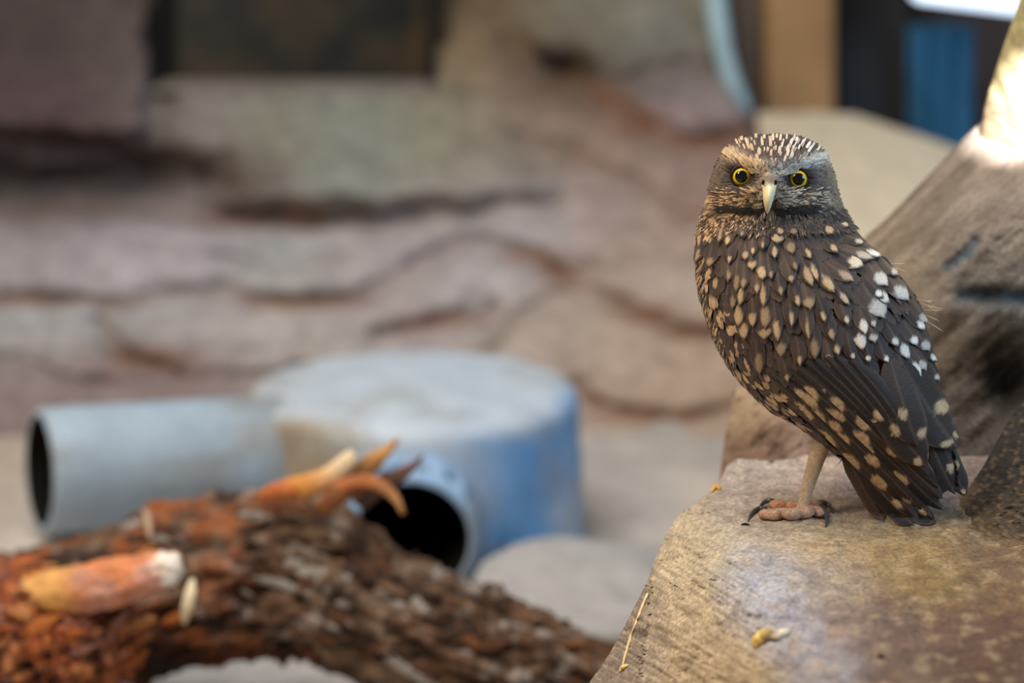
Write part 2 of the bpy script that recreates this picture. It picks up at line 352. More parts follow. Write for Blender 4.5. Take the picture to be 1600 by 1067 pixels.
# ================================================================== NEST CHAMBER
def build_chamber():
    D = 2.5; cen = Vector(((645-800)/FPX*2.58, D, 0)); R = 0.178; H = 0.157
    root = empty('nest_chamber', cen); tag(root, 'pale blue grey concrete burrow chamber with two round tunnel pipes', 'nest chamber')
    base = lin((184, 196, 208)); blue = lin((80, 154, 218)); tan = lin((150, 132, 104)); teal = lin((66, 142, 200))
    mat = mat_vcol('chamber_concrete', 0.55, 0.35, 25, 0.10, 160, 0.12, 0.35, 90, 0.004)
    def drum_col(v):
        p = v-cen; a = math.atan2(p.y, p.x); c = base
        n1 = fbm(Vector((p.x*9, p.y*9, p.z*9)))
        c = mixc(c, blue, 0.85*sstep(-1.45, -0.8, a)*sstep(0.9, 0.2, a)*sstep(H+0.01, H-0.03, p.z+0.03*n1)*sstep(-0.7, 0.2, n1+0.35))  # bluer on the right side below the rim
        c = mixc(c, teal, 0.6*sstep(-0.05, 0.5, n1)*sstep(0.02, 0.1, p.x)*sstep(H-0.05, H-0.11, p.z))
        c = mixc(c, tan, 0.9*sstep(-0.02, -0.09, p.x+0.06*n1)*sstep(-0.22, -0.17, p.x)*sstep(H+0.004, H-0.012, p.z)*sstep(-0.5, .1, n1+.2))
        c = mixc(c, lin((150, 146, 138)), 0.35*sstep(0.1, 0.5, fbm(Vector((p.x*16, p.y*16, p.z*16+4)))))
        return c
    prof = [(0.0, H+0.004), (0.06, H+0.004), (0.11, H+0.003), (0.145, H+0.001), (R-0.018, H-0.002), (R-0.009, H-0.006), (R-0.002, H-0.015), (R, H-0.03), (R+0.001, H*0.6), (R+0.003, H*0.3), (R+0.004, 0.02), (R+0.005, -0.02)]
    pr = crom(prof, 46); n = 96; V = []; Cc = []
    for r, z in pr:
        for s in range(n):
            a = 2*math.pi*s/n; rr = r*(1+0.008*fbm(Vector((math.cos(a)*2, math.sin(a)*2, z*12))))
            v = cen+Vector((rr*math.cos(a), rr*math.sin(a), z+0.002*fbm(Vector((math.cos(a)*r*20, math.sin(a)*r*20, 0)))))
            V.append(v); Cc.append(drum_col(v))
    DF = grid_faces(len(pr), n, True); keep = []
    for f in DF:
        ok = True
        for dv, zc_ in ((Vector((-0.917, -0.42, 0.055)).normalized(), 0.086), (Vector((0.03, -1, 0)).normalized(), 0.066)):
            m = sum((V[i] for i in f), Vector())/4-cen-Vector((0, 0, zc_))
            al = m.dot(dv)
            if al > 0 and (m-dv*al).length < 0.060: ok = False
        if ok: keep.append(f)
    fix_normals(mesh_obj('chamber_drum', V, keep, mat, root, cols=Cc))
    inner = mat_plain('pipe_inside', (24, 22, 20), 0.95, 0.05)  # near-black lining carries the shade inside the pipes
    def pipe(direction, length, ro, ri, zc, pc):
        dv = Vector(direction).normalized(); u = dv.cross(Vector((0, 0, 1))).normalized(); wv = u.cross(dv).normalized(); st = cen+Vector((0, 0, zc))
        n = 64; rings = [(0.13, ro), (0.16, ro), (0.2, ro), (0.24, ro), (length*.9, ro), (length-0.006, ro), (length-0.002, ro-0.0015), (length, ro-0.004), (length, ri+0.002), (length-0.002, ri), (length*.9, ri), (length*.75, ri), (0.03, ri), (0.02, 0.001)]
        V = []; mi = []
        for l, r in rings:
            for s in range(n):
                a = 2*math.pi*s/n; V.append(st+dv*l+u*(r*math.cos(a))+wv*(r*math.sin(a)))
        F = grid_faces(len(rings), n, True)
        mi = [1 if (k//n) >= 8 else 0 for k in range(len(F))]
        Cc = [mixc(pc, lin((128, 118, 100)), 0.5*sstep(0.0, 0.5, fbm(v*14))) for v in V]
        o = fix_normals(mesh_obj('tunnel_pipe', V, F, mat, root, cols=Cc, mats=[mat, inner], mati=mi))
        return o
    p1 = pipe((-0.917, -0.42, 0.055), 0.405, 0.064, 0.054, 0.086, lin((158, 176, 192))); p1['label'] = 'grey blue tunnel pipe lying against the wall side'
    p2 = pipe((0.03, -1, 0), 0.262, 0.066, 0.055, 0.066, lin((150, 184, 222))); p2['label'] = 'blue tunnel pipe with dark opening behind the log'
build_chamber()

# pale stones on the ground
def stone(name, cx, cy, d, rx, ry, rz, col, label, seed, sub=4):
    bm = bmesh.new(); bmesh.ops.create_icosphere(bm, subdivisions=sub, radius=1)
    c = P(cx, cy, d); V = []; Cc = []
    for v in bm.verts:
        p = v.co.copy(); k = 1+0.16*fbm(p*1.3+Vector((seed, 0, 0)))+0.04*fbm(p*5+Vector((seed, 3, 0)))
        V.append(c+Vector((p.x*rx*k, p.y*ry*k, p.z*rz*k))); Cc.append(tuple(x*(1+0.15*fbm(p*3+Vector((0, seed, 0)))) for x in lin(col)))
    F = [tuple(v.index for v in f.verts) for f in bm.faces]; bm.free()
    return tag(mesh_obj(name, V, F, M_STONE, cols=Cc, origin=c), label, 'stone')
M_STONE = mat_vcol('smooth_stone', 0.8, 0.2, 40, 0.12, 300, 0.12, 0.3, 150)
stone('ground_stone', 388, 1140, 1.93, 0.060, 0.06, 0.024, (178, 168, 160), 'smooth pale stone on the ground under the arched log', 2.2)
stone('ground_mound', 905, 930, 2.30, 0.115, 0.14, 0.035, (168, 166, 166), 'low pale grey concrete mound beside the blue tunnel pipe', 5.1)

# ================================================================== LOG
def bark_tube(name, path, parent, n, seg, colf, mat, amp=0.010, seed=0.0):
    A = crom(path, n); C = [P(a[0], a[1], a[2]) for a in A]; V = []; Cc = []; fr = []
    for k in range(n):
        t = (C[min(k+1, n-1)]-C[max(k-1, 0)]).normalized(); u = t.cross(FW).normalized(); v = t.cross(u).normalized(); r = A[k][3]/FPX*A[k][2]
        fr.append((C[k], t, u, v, r))
        for s in range(seg):
            a = 2*math.pi*s/seg; dr = u*math.cos(a)+v*math.sin(a)
            q = Vector((math.cos(a)*2.6+seed, math.sin(a)*2.6, k/n*7.0))
            furrow = 1-abs(fbm(q*1.6, 4))*2.2
            h = amp*(furrow*0.9+0.9*fbm(q*0.8)+0.8*fbm(q*4.5, 4))
            p = C[k]+dr*(r+h); V.append(p); Cc.append(colf(p, furrow, A[k][0], k/n))
    F = grid_faces(n, seg, True)+[tuple(range(seg)), tuple(range((n-1)*seg, n*seg))[::-1]]
    o = fix_normals(mesh_obj(name, V, F, mat, parent, cols=Cc))
    return o, fr
def build_log():
    root = empty('fallen_log', P(480, 1000, 2.03)); tag(root, 'rough fallen log with flaking bark lying before the burrow chamber', 'log')
    mat = mat_vcol('bark', 0.8, 0.25, 90, 0.35, 420, 0.35, 0.9, 170, 0.006)
    pal = [lin(c) for c in ((118, 88, 68), (70, 52, 42), (146, 122, 102), (176, 166, 160), (168, 96, 52))]
    def cf(p, fu, px, t):
        q = p*16; a = fbm(q); b2 = fbm(q*2.2+Vector((7, 0, 0)))
        c = mixc(pal[0], pal[1], sstep(-0.1, 0.4, a)); c = mixc(c, pal[2], sstep(0.0, 0.5, b2)*0.8); c = mixc(c, pal[3], 0.9*sstep(0.32, 0.6, fbm(q*2.8+Vector((0, 9, 0)))))
        c = mixc(c, pal[4], 0.85*sstep(560, 300, px)*sstep(-0.25, 0.2, fbm(q*1.4+Vector((3, 3, 3)))))
        c = mixc(c, lin((38, 29, 25)), 0.85*math.exp(-((px-258)/62)**4)*sstep(0.30, 0.05, p.z+0.03*a-0.0))if p.z < 0.11 else c  # shade below the broken limb, painted into the bark colour
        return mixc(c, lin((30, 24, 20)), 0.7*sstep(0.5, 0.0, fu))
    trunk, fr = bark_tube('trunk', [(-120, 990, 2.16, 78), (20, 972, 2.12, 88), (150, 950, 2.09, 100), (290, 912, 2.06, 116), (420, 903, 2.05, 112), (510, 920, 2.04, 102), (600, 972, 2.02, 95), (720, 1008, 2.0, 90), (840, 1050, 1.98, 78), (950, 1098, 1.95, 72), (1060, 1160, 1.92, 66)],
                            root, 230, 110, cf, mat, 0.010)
    pal2 = [lin(c) for c in ((188, 100, 54), (128, 70, 46), (216, 142, 88), (76, 50, 42), (176, 120, 104))]
    def cf2(p, fu, px, t):
        q = p*22; a = fbm(q); c = mixc(pal2[0], pal2[1], sstep(-0.2, 0.35, a)); c = mixc(c, pal2[2], 0.9*sstep(0.12, 0.5, fbm(q*1.7+Vector((5, 0, 0)))))
        c = mixc(c, pal2[4], 0.7*sstep(0.15, 0.5, fbm(q*1.5+Vector((0, 8, 0)))))
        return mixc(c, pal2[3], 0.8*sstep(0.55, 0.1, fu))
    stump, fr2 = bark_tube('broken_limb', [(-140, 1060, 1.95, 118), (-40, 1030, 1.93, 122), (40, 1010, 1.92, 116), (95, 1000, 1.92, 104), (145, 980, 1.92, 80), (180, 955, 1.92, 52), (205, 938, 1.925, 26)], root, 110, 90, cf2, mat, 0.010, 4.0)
    stump['label'] = 'reddish orange flaking limb'
    mw = mat_vcol('bare_wood', 0.6, 0.3, 60, 0.2, 500, 0.2, 0.4, 300)
    def cf3(p, fu, px, t):
        c = mixc(lin((206, 128, 82)), lin((196, 140, 120)), sstep(-.2, .3, fbm(p*30))); c = mixc(c, lin((214, 160, 92)), sstep(150, 100, px))
        return mixc(c, lin((238, 226, 212)), sstep(244, 268, px+12*fbm(p*60)))
    stub, _ = bark_tube('branch_stub', [(40, 935, 1.90, 30), (100, 925, 1.885, 36), (160, 913, 1.875, 36), (220, 900, 1.87, 32), (262, 888, 1.865, 25), (284, 882, 1.865, 13)], root, 60, 40, cf3, mw, 0.0022, 9.0)
    stub['label'] = 'snapped orange branch stub with a pale end'
    def chip(name, pts, col, flat=0.35, parent=root, label=None):
        A = crom(pts, 18); V = []; seg = 10
        C = [P(a[0], a[1], a[2]) for a in A]
        for k in range(18):
            t = (C[min(k+1, 17)]-C[max(k-1, 0)]).normalized(); u = t.cross(FW).normalized(); v = t.cross(u).normalized(); r = A[k][3]/FPX*A[k][2]
            for s in range(seg):
                a = 2*math.pi*s/seg; V.append(C[k]+u*(r*math.cos(a))+v*(r*flat*math.sin(a))+Vector((1, 0, 1))*(0.0015*fbm(Vector((k*.4, s*.8, pts[0][0])))))
        cols = [mixc(lin(col[0]), lin(col[1]), sstep(0.35, 0.8, (i//seg)/17)) for i in range(len(V))]
        o = fix_normals(mesh_obj(name, V, grid_faces(18, seg, True)+[tuple(range(seg)), tuple(range(17*seg, 18*seg))[::-1]], mw, parent, cols=cols))
        if label: o['label'] = label
    chip('splinter', [(420, 768, 2.0, 8), (450, 764, 1.99, 16), (490, 756, 1.98, 18), (522, 740, 1.975, 16), (543, 720, 1.97, 14), (552, 706, 1.97, 6)], ((214, 146, 74), (240, 216, 178)), 0.5)
    chip('splinter', [(545, 775, 1.98, 14), (560, 745, 1.98, 16), (580, 722, 1.98, 14), (603, 706, 1.98, 9), (622, 685, 1.98, 3)], ((150, 104, 58), (206, 152, 88)))
    chip('splinter', [(560, 790, 1.99, 14), (590, 760, 1.99, 16), (620, 745, 1.98, 12), (645, 728, 1.98, 7), (660, 712, 1.98, 2)], ((92, 66, 54), (110, 78, 70)))
    chip('splinter', [(520, 765, 1.97, 10), (560, 752, 1.965, 11), (592, 757, 1.96, 10), (615, 775, 1.96, 8), (632, 803, 1.96, 3)], ((176, 106, 62), (190, 138, 92)))
    chip('splinter', [(500, 800, 1.975, 12), (530, 770, 1.97, 18), (560, 740, 1.98, 16), (590, 725, 1.98, 8), (600, 712, 1.98, 2)], ((130, 78, 44), (180, 126, 74)))
    chip('splinter', [(405, 775, 1.99, 6), (425, 768, 1.985, 12), (445, 764, 1.98, 12), (462, 768, 1.98, 5)], ((196, 110, 58), (206, 120, 64)))
    chip('splinter', [(300, 905, 1.93, 4), (298, 925, 1.925, 9), (292, 950, 1.92, 9), (287, 975, 1.92, 4)], ((222, 206, 172), (214, 190, 150)), 0.4, label='pale hanging chip of bark')
    chip('splinter', [(222, 796, 2.03, 3), (229, 804, 2.02, 6), (232, 822, 2.0, 6), (235, 840, 1.99, 3)], ((176, 148, 122), (170, 142, 114)), 0.4)
    # loose bark flakes over trunk and limb
    shapes = []
    for k in range(8):
        rr = random.Random(k); n = 9; V = []
        for layer in (0, 1):
            for s in range(n):
                a = 2*math.pi*s/n; r = 0.75+0.5*rr.random(); x = math.cos(a)*r*(1.7+0.6*rr.random()); y = math.sin(a)*r
                if layer: x, y = V[s][0]*0.8, V[s][1]*0.8
                V.append((x, y, (0.55 if layer else -0.2)-0.28*y*y+0.12*rr.random()))
        V.append((0, 0, 0.75)); F = [(s, (s+1) % n, n+(s+1) % n, n+s) for s in range(n)]+[(n+s, n+(s+1) % n, 2*n) for s in range(n)]
        shapes.append((V, F))
    pals = [[(150, 132, 116), (122, 96, 76), (84, 64, 52), (146, 116, 92), (184, 174, 166), (108, 74, 52), (136, 88, 56)], [(204, 112, 58), (222, 150, 92), (140, 76, 50), (180, 128, 112), (214, 126, 62)]]
    fmats = [[mat_plain('bark_flake_tone', c, 0.8, 0.25, 0.7, 300, 0.3, 120) for c in q] for q in pals]
    meshes = {}
    rr = random.Random(3)
    for idx, (frames, count, r0, r1, aspan) in enumerate(((fr, 205, 0.1, 0.93, 1.9), (fr2, 90, 0.05, 0.93, 1.7))):
        for q in range(count):
            k = int((r0+(r1-r0)*rr.random())*len(frames)); c, t, u, v, r = frames[k]
            best = None
            a = rr.uniform(0, 2*math.pi); dr = u*math.cos(a)+v*math.sin(a)
            if dr.dot(FW) > 0.35: a += math.pi; dr = -dr
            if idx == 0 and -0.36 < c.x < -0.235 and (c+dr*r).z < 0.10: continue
            pi = 0 if (idx == 0 and frames[k][0].x > -0.24) else (1 if (idx or rr.random() < 0.5) else 0)
            si = rr.randrange(8); mi = rr.randrange(len(fmats[pi])); key = (si, pi, mi)
            if key not in meshes:
                me = bpy.data.meshes.new('bark_flake'); me.from_pydata(shapes[si][0], [], shapes[si][1]); me.materials.append(fmats[pi][mi]); meshes[key] = me
            o = bpy.data.objects.new('bark_flake', meshes[key]); COL.objects.link(o); o.parent = root
            w2 = t.cross(dr).normalized(); tt = (t+w2*rr.uniform(-0.7, 0.7)).normalized(); w2 = dr.cross(tt).normalized()
            from mathutils import Matrix
            s = rr.choice((0.0022, 0.003, 0.004, 0.005, 0.0065)); sx = s*rr.uniform(0.7, 2.2)
            M = Matrix((tt*sx, w2*s, dr*(s*rr.uniform(0.6, 1.0)))).transposed().to_4x4()
            M.translation = c+dr*(r+0.004)-WORG[root.name]
            o.matrix_local = M
build_log()

# ================================================================== BOULDERS
def striae(x, y, ang, f, seed):
    u = x*math.cos(ang)+y*math.sin(ang); v = -x*math.sin(ang)+y*math.cos(ang)
    return fbm(Vector((u/60, v/f, seed)), 4)
m_rock = mat_vcol('perch_rock', 0.55, 0.4, 70, 0.25, 420, 0.45, 1.0, 330, 0.003)
PC = [(1180, 750, (184, 169, 157)), (1260, 735, (189, 167, 151)), (1330, 760, (164, 142, 132)), (1420, 745, (156, 138, 130)), (1140, 790, (182, 168, 160)), (1220, 780, (178, 159, 151)), (1100, 830, (209, 188, 153)), (1200, 840, (195, 167, 125)), (1300, 840, (186, 156, 114)), (1420, 860, (170, 140, 96)), (1440, 890, (147, 123, 75)), (1540, 880, (125, 100, 72)), (1070, 880, (209, 190, 157)), (1070, 960, (200, 176, 141)), (1110, 1040, (189, 163, 129)), (960, 1030, (171, 152, 134)), (1000, 960, (176, 159, 141)), (1180, 880, (184, 184, 192)), (1200, 920, (189, 188, 196)), (1225, 980, (176, 173, 181)), (1280, 1050, (163, 154, 155)), (1280, 910, (174, 154, 133)), (1330, 960, (150, 124, 108)), (1400, 980, (116, 91, 81)), (1500, 980, (110, 80, 64)), (1580, 1000, (101, 72, 54)), (1400, 1050, (118, 93, 75)), (1540, 1060, (96, 68, 50)), (1150, 1060, (187, 161, 125)), (1460, 920, (141, 114, 70)), (1600, 930, (129, 98, 70))]  # bluish samples along the ridge put a cool sheen into the colour
pcf = colour_field(PC, 38)
def perch_col(x, y):
    c = pcf(x+10*fbm(Vector((x/30, y/30, 1))), y+8*fbm(Vector((x/30, y/30, 7))))
    ridge = 1150+(y-860)*0.5
    crk = 1022-max(0, y-900)*0.12
    if y > 868: c = mixc(c, lin((122, 104, 92)), 0.55*sstep(crk+4, crk-10, x))  # facet left of the crack: own darker tone plus painted shade
    if x > ridge and y > 850:
        k = fbm(Vector((x/34, y/15, 3)), 6); c = mixc(c, lin((186, 158, 122)), 0.45*sstep(0.05, 0.55, k)); c = mixc(c, lin((96, 68, 62)), 0.35*sstep(0.05, 0.5, -k))
    else:
        f = sstep(830, 880, y)*0.8+0.2
        k = striae(x, y, 0.55, 5, 2); c = mixc(c, lin((118, 94, 72)), f*0.4*sstep(0.0, 0.45, k)); c = mixc(c, lin((214, 194, 156)), f*0.4*sstep(0.0, 0.45, -k))
        k = fbm(Vector((x/14, y/7, 13)), 5); c = mixc(c, lin((200, 184, 166)), (1-f)*0.5*sstep(0.05, 0.5, k)); c = mixc(c, lin((120, 98, 90)), (1-f)*0.45*sstep(0.05, 0.5, -k))
    return c
def perch_bump(x, y):
    ridge = 1150+(y-860)*0.5
    b = 0.006*fbm(Vector((x/80, y/50, 0)))+0.0022*fbm(Vector((x/18, y/10, 4)))
    if x < ridge+20 and y > 800: b += 0.0030*striae(x, y, 0.55, 5, 2)*sstep(ridge+20, ridge-30, x)
    b -= 0.010*math.exp(-(seg_dist(x, y, [(1022, 860), (1020, 900), (1018, 960), (1002, 1067), (990, 1150)])/6)**2)
    return b
perch = relief('perch_boulder', [(1136, 726), (1124, 752), (1098, 776), (1062, 804), (1040, 838), (1022, 878), (1012, 906), (990, 950), (962, 1004), (940, 1040), (918, 1072), (880, 1150), (830, 1260)],
       [(2150, 690), (2150, 730), (2150, 775), (2150, 830), (2150, 870), (2150, 910), (2150, 950), (2150, 990), (2150, 1030), (2150, 1067), (2150, 1110), (2150, 1180), (2150, 1290)],
       [(1140, 726, 1.53), (1260, 710, 1.545), (1450, 705, 1.535), (1700, 700, 1.52), (2150, 700, 1.52), (2150, 1000, 1.22), (2150, 1260, 1.02), (1060, 806, 1.455), (1024, 878, 1.415), (1255, 812, 1.40), (1180, 818, 1.40), (1420, 815, 1.395), (1600, 830, 1.38), (1150, 862, 1.345), (1200, 960, 1.245), (1250, 1067, 1.155), (1085, 900, 1.352), (1100, 1000, 1.285), (1110, 1067, 1.245), (1020, 960, 1.36), (960, 1006, 1.40), (918, 1070, 1.38), (1000, 1067, 1.32), (1400, 900, 1.31), (1400, 1067, 1.14), (1700, 1067, 1.13), (1700, 900, 1.30), (1250, 1200, 1.10), (1000, 1200, 1.27), (860, 1200, 1.36), (1650, 1250, 1.02)],
       m_rock, perch_col, 260, 260, perch_bump, 0.14, 0.10, 0.03, to_floor=True)
tag(perch, 'broad tan and purple brown boulder carrying the owl', 'boulder')
bvh_perch = BVHTree.FromObject(perch, bpy.context.evaluated_depsgraph_get())
def on_perch(px, py):
    h = bvh_perch.ray_cast(C0, ray(px, py)); return h[0] if h[0] else P(px, py, 1.4)

m_back = mat_vcol('weathered_rock', 0.7, 0.25, 40, 0.2, 260, 0.2, 0.5, 160, 0.004)
bc = colour_field([(1160, 640, (158, 138, 112)), (1220, 660, (140, 112, 92)), (1160, 710, (128, 104, 86)), (1250, 700, (126, 104, 94)), (1250, 620, (150, 128, 104))], 35)
blk = relief('back_boulder', [(1152, 606), (1142, 640), (1132, 690), (1126, 735), (1120, 800)], [(1420, 560), (1420, 620), (1420, 680), (1420, 740), (1420, 800)],
       [(1150, 610, 1.66), (1130, 700, 1.66), (1210, 660, 1.60), (1300, 600, 1.64), (1400, 700, 1.60), (1250, 740, 1.57), (1130, 790, 1.64), (1400, 800, 1.56)], m_back,
       lambda x, y: mixc(bc(x, y), lin((84, 66, 56)), 0.6*sstep(0.1, 0.4, striae(x, y, -0.9, 16, 5))), 70, 70, lambda x, y: 0.006*striae(x, y, -0.9, 24, 5), 0.12, 0, 0.12, to_floor=True)
tag(blk, 'blurred brown boulder low behind the owl\'s belly', 'boulder')

SC = [(1380, 370, (123, 104, 80)), (1450, 300, (120, 103, 83)), (1520, 240, (115, 98, 83)), (1420, 430, (120, 100, 75)), (1500, 360, (115, 100, 86)), (1560, 330, (121, 110, 101)), (1580, 420, (107, 98, 93)), (1510, 440, (115, 106, 100)), (1490, 540, (95, 78, 60)), (1560, 540, (77, 70, 67)), (1540, 600, (86, 72, 58)), (1590, 620, (56, 58, 63)), (1520, 680, (92, 75, 61)), (1500, 720, (90, 75, 69)), (1600, 480, (70, 80, 89)), (1700, 500, (92, 80, 69))]  # lower right samples darkened with the hollow's shade
scf = colour_field(SC, 45)
def slab_col(x, y):
    c = scf(x, y); g = sum(c)/3; c = mixc(c, (g*1.02, g, g*0.96), 0.35); k = striae(x/2, y/2, -0.75, 5, 11); c = mixc(c, lin((80, 70, 62)), 0.36*sstep(0.05, 0.45, k)); c = mixc(c, lin((156, 144, 130)), 0.25*sstep(0.05, 0.45, -k))
    w1 = 8*fbm(Vector((x/14, y/14, 2)))
    blue = max(math.exp(-(seg_dist(x, y+w1, [(1480, 416), (1508, 400), (1524, 378)])/8)**2), math.exp(-(seg_dist(x, y+w1, [(1508, 460), (1560, 462), (1640, 470)])/13)**2))
    c = mixc(c, lin((32, 66, 90)), 0.75*blue)  # bluish shade and haze painted into the rock colour
    return mixc(c, lin((70, 62, 58)), 0.5*math.exp(-(seg_dist(x, y, [(1440, 430), (1470, 424)])/5)**2))
def slab_bump(x, y):
    b = 0.004*striae(x/2, y/2, -0.75, 16, 11)+0.0014*striae(x/2, y/2, -0.75, 5, 11)+0.0012*fbm(Vector((x/20, y/20, 3)))
    b -= 0.006*math.exp(-(seg_dist(x, y, [(1480, 416), (1508, 400), (1524, 378)])/9)**2)+0.010*math.exp(-(seg_dist(x, y, [(1508, 462), (1560, 464), (1640, 470)])/14)**2)
    b -= 0.04*math.exp(-(((x-1590)/45)**2+((y-600)/55)**2))
    return b
slab = relief('leaning_boulder', [(1536, 188), (1500, 222), (1466, 258), (1420, 306), (1380, 346), (1345, 380), (1330, 440), (1340, 540), (1380, 640), (1400, 760)],
       [(2150, 150), (2150, 220), (2150, 280), (2150, 330), (2150, 380), (2150, 440), (2150, 500), (2150, 580), (2150, 660), (2150, 770)],
       [(1536, 190, 1.70), (1420, 306, 1.68), (1345, 380, 1.66), (1340, 500, 1.60), (1400, 760, 1.55), (1480, 330, 1.60), (1600, 250, 1.59), (1600, 400, 1.52), (1500, 500, 1.55), (1600, 600, 1.52), (1480, 700, 1.545), (1600, 760, 1.50), (1750, 300, 1.50), (1750, 600, 1.45), (2150, 180, 1.62), (2150, 450, 1.58), (2150, 760, 1.55)],
       m_back, slab_col, 170, 150, slab_bump, 0.16, 0.22, 0.16, drop_z=0.12)
tag(slab, 'large leaning striated boulder rising behind the owl\'s back', 'boulder')

cc = colour_field([(1590, 20, (168, 156, 110)), (1580, 110, (150, 136, 96)), (1545, 190, (124, 102, 78)), (1600, 250, (158, 140, 118)), (1650, 120, (160, 146, 116)), (1560, 330, (140, 122, 108))], 45)
colm = relief('upright_boulder', [(1612, -60), (1590, 10), (1572, 60), (1552, 120), (1538, 170), (1532, 220), (1534, 280), (1545, 340), (1560, 380)], [(2150, -60), (2150, 10), (2150, 60), (2150, 120), (2150, 180), (2150, 240), (2150, 300), (2150, 350), (2150, 390)],
       [(1612, -60, 1.62), (1590, 10, 1.61), (1552, 120, 1.62), (1532, 220, 1.68), (1545, 340, 1.74), (1560, 380, 1.76), (1600, 120, 1.555), (1600, 250, 1.605), (1600, 330, 1.68), (1640, 0, 1.54), (1750, 100, 1.46), (1750, 300, 1.55), (1640, 380, 1.70), (2150, -60, 1.66), (2150, 150, 1.66), (2150, 390, 1.72)],
       m_back, lambda x, y: mixc(cc(x, y), lin((104, 84, 66)), 0.3*sstep(0.05, 0.5, striae(x, y, 1.25, 9, 3))), 120, 90, lambda x, y: 0.006*striae(x, y, 1.25, 14, 3)+0.002*fbm(Vector((x/10, y/10, 3))), 0.14, 0.14, 0)
tag(colm, 'upright olive tan boulder lit white by the added glare spot', 'boulder')
tgt = P(1618, 164, 1.57); src = Vector((0.16, 0.0, 1.1)); SPOT.location = src; SPOT.rotation_euler = (tgt-src).to_track_quat('-Z', 'Y').to_euler()

drk = colour_field([(1500, 800, (74, 64, 54)), (1560, 740, (60, 55, 51)), (1590, 820, (76, 66, 53)), (1520, 850, (104, 86, 62)), (1460, 830, (104, 86, 66)), (1700, 760, (64, 58, 52))], 35)
def dark_col(x, y):
    k = fbm(Vector((x/9, y/7, 6)), 5); c = drk(x, y); c = mixc(c, lin((52, 46, 42)), 0.42*sstep(0.0, 0.4, k)); c = mixc(c, lin((160, 132, 90)), 0.35*sstep(0.25, 0.5, -k)); ed = seg_dist(x, y, [(1512, 764), (1470, 812), (1450, 828), (1470, 846), (1620, 866), (2100, 880)]); return mixc(c, lin((138, 112, 82)), 0.75*sstep(26, 2, ed+10*k))
dk = relief('dark_rough_rock', [(1612, 612), (1588, 640), (1570, 668), (1552, 700), (1534, 732), (1512, 764), (1492, 790), (1470, 812), (1450, 828), (1470, 846)], [(2100, 560), (2100, 600), (2100, 640), (2100, 680), (2100, 720), (2100, 760), (2100, 800), (2100, 830), (2100, 860), (2100, 880)],
       [(1612, 612, 1.49), (1552, 700, 1.465), (1492, 790, 1.43), (1452, 828, 1.402), (1470, 846, 1.377), (1600, 864, 1.349), (1600, 760, 1.40), (1560, 810, 1.385), (1700, 620, 1.44), (1750, 760, 1.36), (1750, 870, 1.33), (2100, 570, 1.50), (2100, 720, 1.46), (2100, 880, 1.36)],
       mat_vcol('rough_dark_rock', 0.85, 0.2, 130, 0.3, 700, 0.35, 0.8, 260, 0.003), dark_col, 110, 110, lambda x, y: sstep(0, 45, seg_dist(x, y, [(1612, 612), (1552, 700), (1512, 764), (1470, 812), (1450, 828), (1470, 846), (1620, 866), (2100, 880)]))*(0.005*fbm(Vector((x/22, y/16, 5)), 4)+0.0018*fbm(Vector((x/7, y/6, 2)), 4)), 0.05, 0.06, 0.05, drop_z=0.09)
tag(dk, 'rough dark brown rock rising beside the owl\'s tail', 'rock')

# ---- litter on the perch
def bit(name, pts, cols_, label, cat, seg=12, flat=0.7):
    A = crom(pts, 26); C = []
    for a in A:
        h = on_perch(a[0], a[1]); n = (C0-h).normalized(); C.append(h+Vector((0, 0, 1))*(a[2]/FPX*1.3*flat*0.7)+n*0.0006)
    V = []; Cc = []
    for k in range(26):
        t = (C[min(k+1, 25)]-C[max(k-1, 0)]).normalized(); u = t.cross(Vector((0, 0, 1))).normalized(); v = u.cross(t); r = A[k][2]/FPX*1.3
        for s in range(seg):
            a = 2*math.pi*s/seg; q = 1+0.35*fbm(Vector((k*.35, s*.6, pts[0][0])))
            V.append(C[k]+u*(r*q*math.cos(a))+v*(r*q*flat*math.sin(a)))
            f = k/25*(len(cols_)-1); i = min(int(f), len(cols_)-2); Cc.append(mixc(lin(cols_[i]), lin(cols_[i+1]), f-i))
    o = fix_normals(mesh_obj(name, V, grid_faces(26, seg, True)+[tuple(range(seg)), tuple(range(25*seg, 26*seg))[::-1]], M_STONE, cols=Cc, origin=C[0]))
    return tag(o, label, cat)
bit('straw', [(1012, 928, 2), (1005, 945, 2.6), (996, 968, 2.6), (986, 995, 2.6), (978, 1022, 2.4), (973, 1042, 2)], [(226, 206, 160), (214, 190, 140)], 'thin pale straw stuck to the boulder\'s left flank', 'straw', 8, 0.8)
bit('food_scrap', [(1180, 1012, 4), (1184, 1006, 11), (1194, 1000, 14), (1206, 999, 9), (1216, 996, 7), (1226, 992, 9), (1234, 988, 3)], [(206, 160, 70), (236, 206, 120), (120, 92, 54), (214, 200, 176), (200, 184, 160)], 'pale yellow crumpled food scrap on the boulder\'s ridge', 'scrap', 14)
bit('straw_tip', [(968, 1050, 2), (972, 1046, 5), (977, 1043, 5), (981, 1040, 2)], [(224, 184, 110), (232, 206, 140)], 'tiny yellow crumb below the pale straw', 'crumb', 10)
bit('yellow_crumb', [(1112, 770, 2), (1116, 764, 5), (1121, 762, 5), (1125, 766, 2)], [(204, 160, 80), (196, 150, 70)], 'small amber crumb on the boulder\'s far corner', 'crumb', 10)
bit('dark_seed', [(1158, 820, 1.2), (1162, 820, 2.6), (1167, 820, 2.6), (1171, 821, 1)], [(20, 16, 14), (26, 20, 18)], 'tiny black seed just beside the owl\'s front claw', 'seed', 8)
